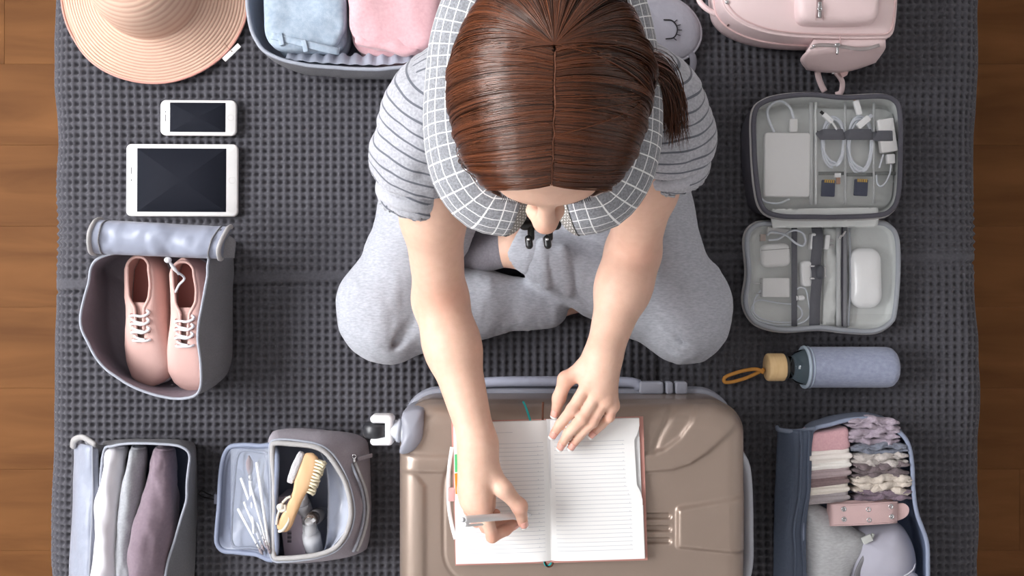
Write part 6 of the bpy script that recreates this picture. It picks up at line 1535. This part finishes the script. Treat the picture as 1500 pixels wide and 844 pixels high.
# belt
bl = thing('belt', 'rolled pale pink belt with silver eyelets between briefs and bras', 'belt', P(1268, 752, .05))
BEL = M('pink_belt', 'cbadac', .45, .4, bump=(700, .1))
def bx(px, py, z): return P(px, py, z)
arc_ = cr([bx(1212, 756, .070), bx(1217, 755, .100), bx(1226, 754.5, .110), bx(1250, 754, .1145), bx(1280, 752.5, .1145), bx(1304, 751, .110), bx(1313, 750.5, .100), bx(1314, 750, .07)], 50)
wid_ = .0355
T_, A_, B_ = frames(arc_, (0, 1, 0)); yv = np.array([.035, 1, 0])
secs = []
for p, n in zip(arc_, A_): secs.append([p + yv * wid_ / 2 * s + n * o for s, o in ((-1, -.0012), (1, -.0012), (1.0, .0012), (-1, .0012))])
part('band', loft(np.array(secs)), BEL, bl, sharp=40)
part('inner_band', loft(np.array([[p + yv * wid_ / 2 * s * .96 + np.array([0, .002, -.016 + o]) for s, o in ((-1, -.001), (1, -.001), (1, .001), (-1, .001))] for p in arc_[8:-8]])), BEL, bl, sharp=40)
tipo = cr(PP((1308, 741, .096), (1322, 737, .097), (1330, 743, .097), (1329, 753, .096), (1320, 760, .096), (1308, 761, .096)), 30, True)
part('tip', loft([tipo, tipo + [0, 0, .0028]]), BEL, bl, sharp=40)
for s in (-1, 1):
    part('stitching', tube(arc_[6:-6] + yv * wid_ * .44 * s + [0, 0, .0016], .0005, 4), M('belt_thread%d' % s, 'cdb0b0', .6), bl)
for (x, y, z) in ((1236, 746, .1148), (1236.5, 761, .1148), (1272, 746.5, .1158), (1273, 762, .1158), (1305, 742, .1115), (1306, 757, .1115)):
    part('eyelet', fuse(torus(P(x, y, z), .0032, .0012, (1, 0, 0), (0, 1, 0), 18, 6), sph(P(x, y, z - .0008), (.0022, .0022, .0006), 5, 10)), CHR, bl)
# bras
def cup(name, label, mat, outl, ztop, apex, seed, amp):
    o = cr(PP(*[(x, y, ztop - .03) for x, y in outl]), 80, True); ap = P(*apex, ztop); rows = []
    for t in np.linspace(0, .975, 16):
        q = o + (ap - o) * t; q[:, 2] = (ztop - .035) + .035 * sin(t * pi / 2) ** .75; rows.append(q)
    lo = o.copy(); lo[:, 2] -= .03; q = np.array([lo] + rows); V = q.reshape(-1, 3); V = V + np.array([0, 0, 1]) * (noise(V, 30, seed, 2) * amp)[:, None]
    t = thing(name, label, 'bra', (o[:, 0].mean(), o[:, 1].mean(), .03), 'bras in the lower right cube')
    part('cup', loft(V.reshape(q.shape)), mat, t); return t
LIL = M('lilac_satin', 'b6b5c3', .38, .45, sheen=.2); HGR = M('heather_grey', 'b0b1b4', .9, .15, mel=('cdcfd1', (130, 420, 130), 1.8), sheen=.2)
c2_ = cup('lilac_bra', 'smooth lilac bra cup lying beneath the grey bra', LIL, [(1232, 790), (1250, 775), (1290, 768), (1318, 768), (1334, 788), (1343, 815), (1342, 840), (1325, 870), (1290, 885), (1240, 870)], .099, (1300, 812), 3, .001)
part('seam', tube(cr(PP((1262, 862, .092), (1300, 856, .098), (1334, 838, .092), (1341, 826, .083)), 24), .0012, 5), M('lilac_edge', 'cfced9', .5), c2_)
part('lower_cup', pad(P(1322, 858, .068), (.03, .02, .022), .5, .7, .7), LIL, c2_)
c1_ = cup('grey_bra', 'heather grey bra cup with clasp in front of the pink belt', HGR, [(1173, 748), (1182, 738), (1200, 741), (1228, 757), (1255, 777), (1272, 786), (1268, 806), (1255, 830), (1240, 862), (1210, 880), (1186, 865), (1176, 830)], .112, (1212, 800), 5, .0012)
part('edge_seam', tube(cr(PP((1182, 739, .076), (1200, 742, .077), (1228, 758, .077), (1255, 778, .077), (1272, 787, .077)), 30), .0014, 6), HGR, c1_)
part('clasp', obox(P(1270, 790, .095), unit((.75, .35, 0)), unit((-.35, .75, 0)), (0, 0, 1), (.0085, .0060, .0022), .002, .0012), M('clasp_white', 'c9cbc8', .6), c1_)
part('clasp_loop', obox(P(1277, 787, .093), unit((.3, .8, 0)), unit((-.8, .3, 0)), (0, 0, 1), (.0065, .0022, .0020), .001, .0008), M('clasp_grey', 'b4b8b3', .6), c1_)
part('side_band', strip([(1277, 792), (1266, 812), (1252, 840), (1245, 870)], [(1283, 796), (1274, 815), (1262, 842), (1256, 870)], .09, .086, 24, 8, .002, .003, 6, 50)[0], M('band_grey', '86868a', .85), c1_)
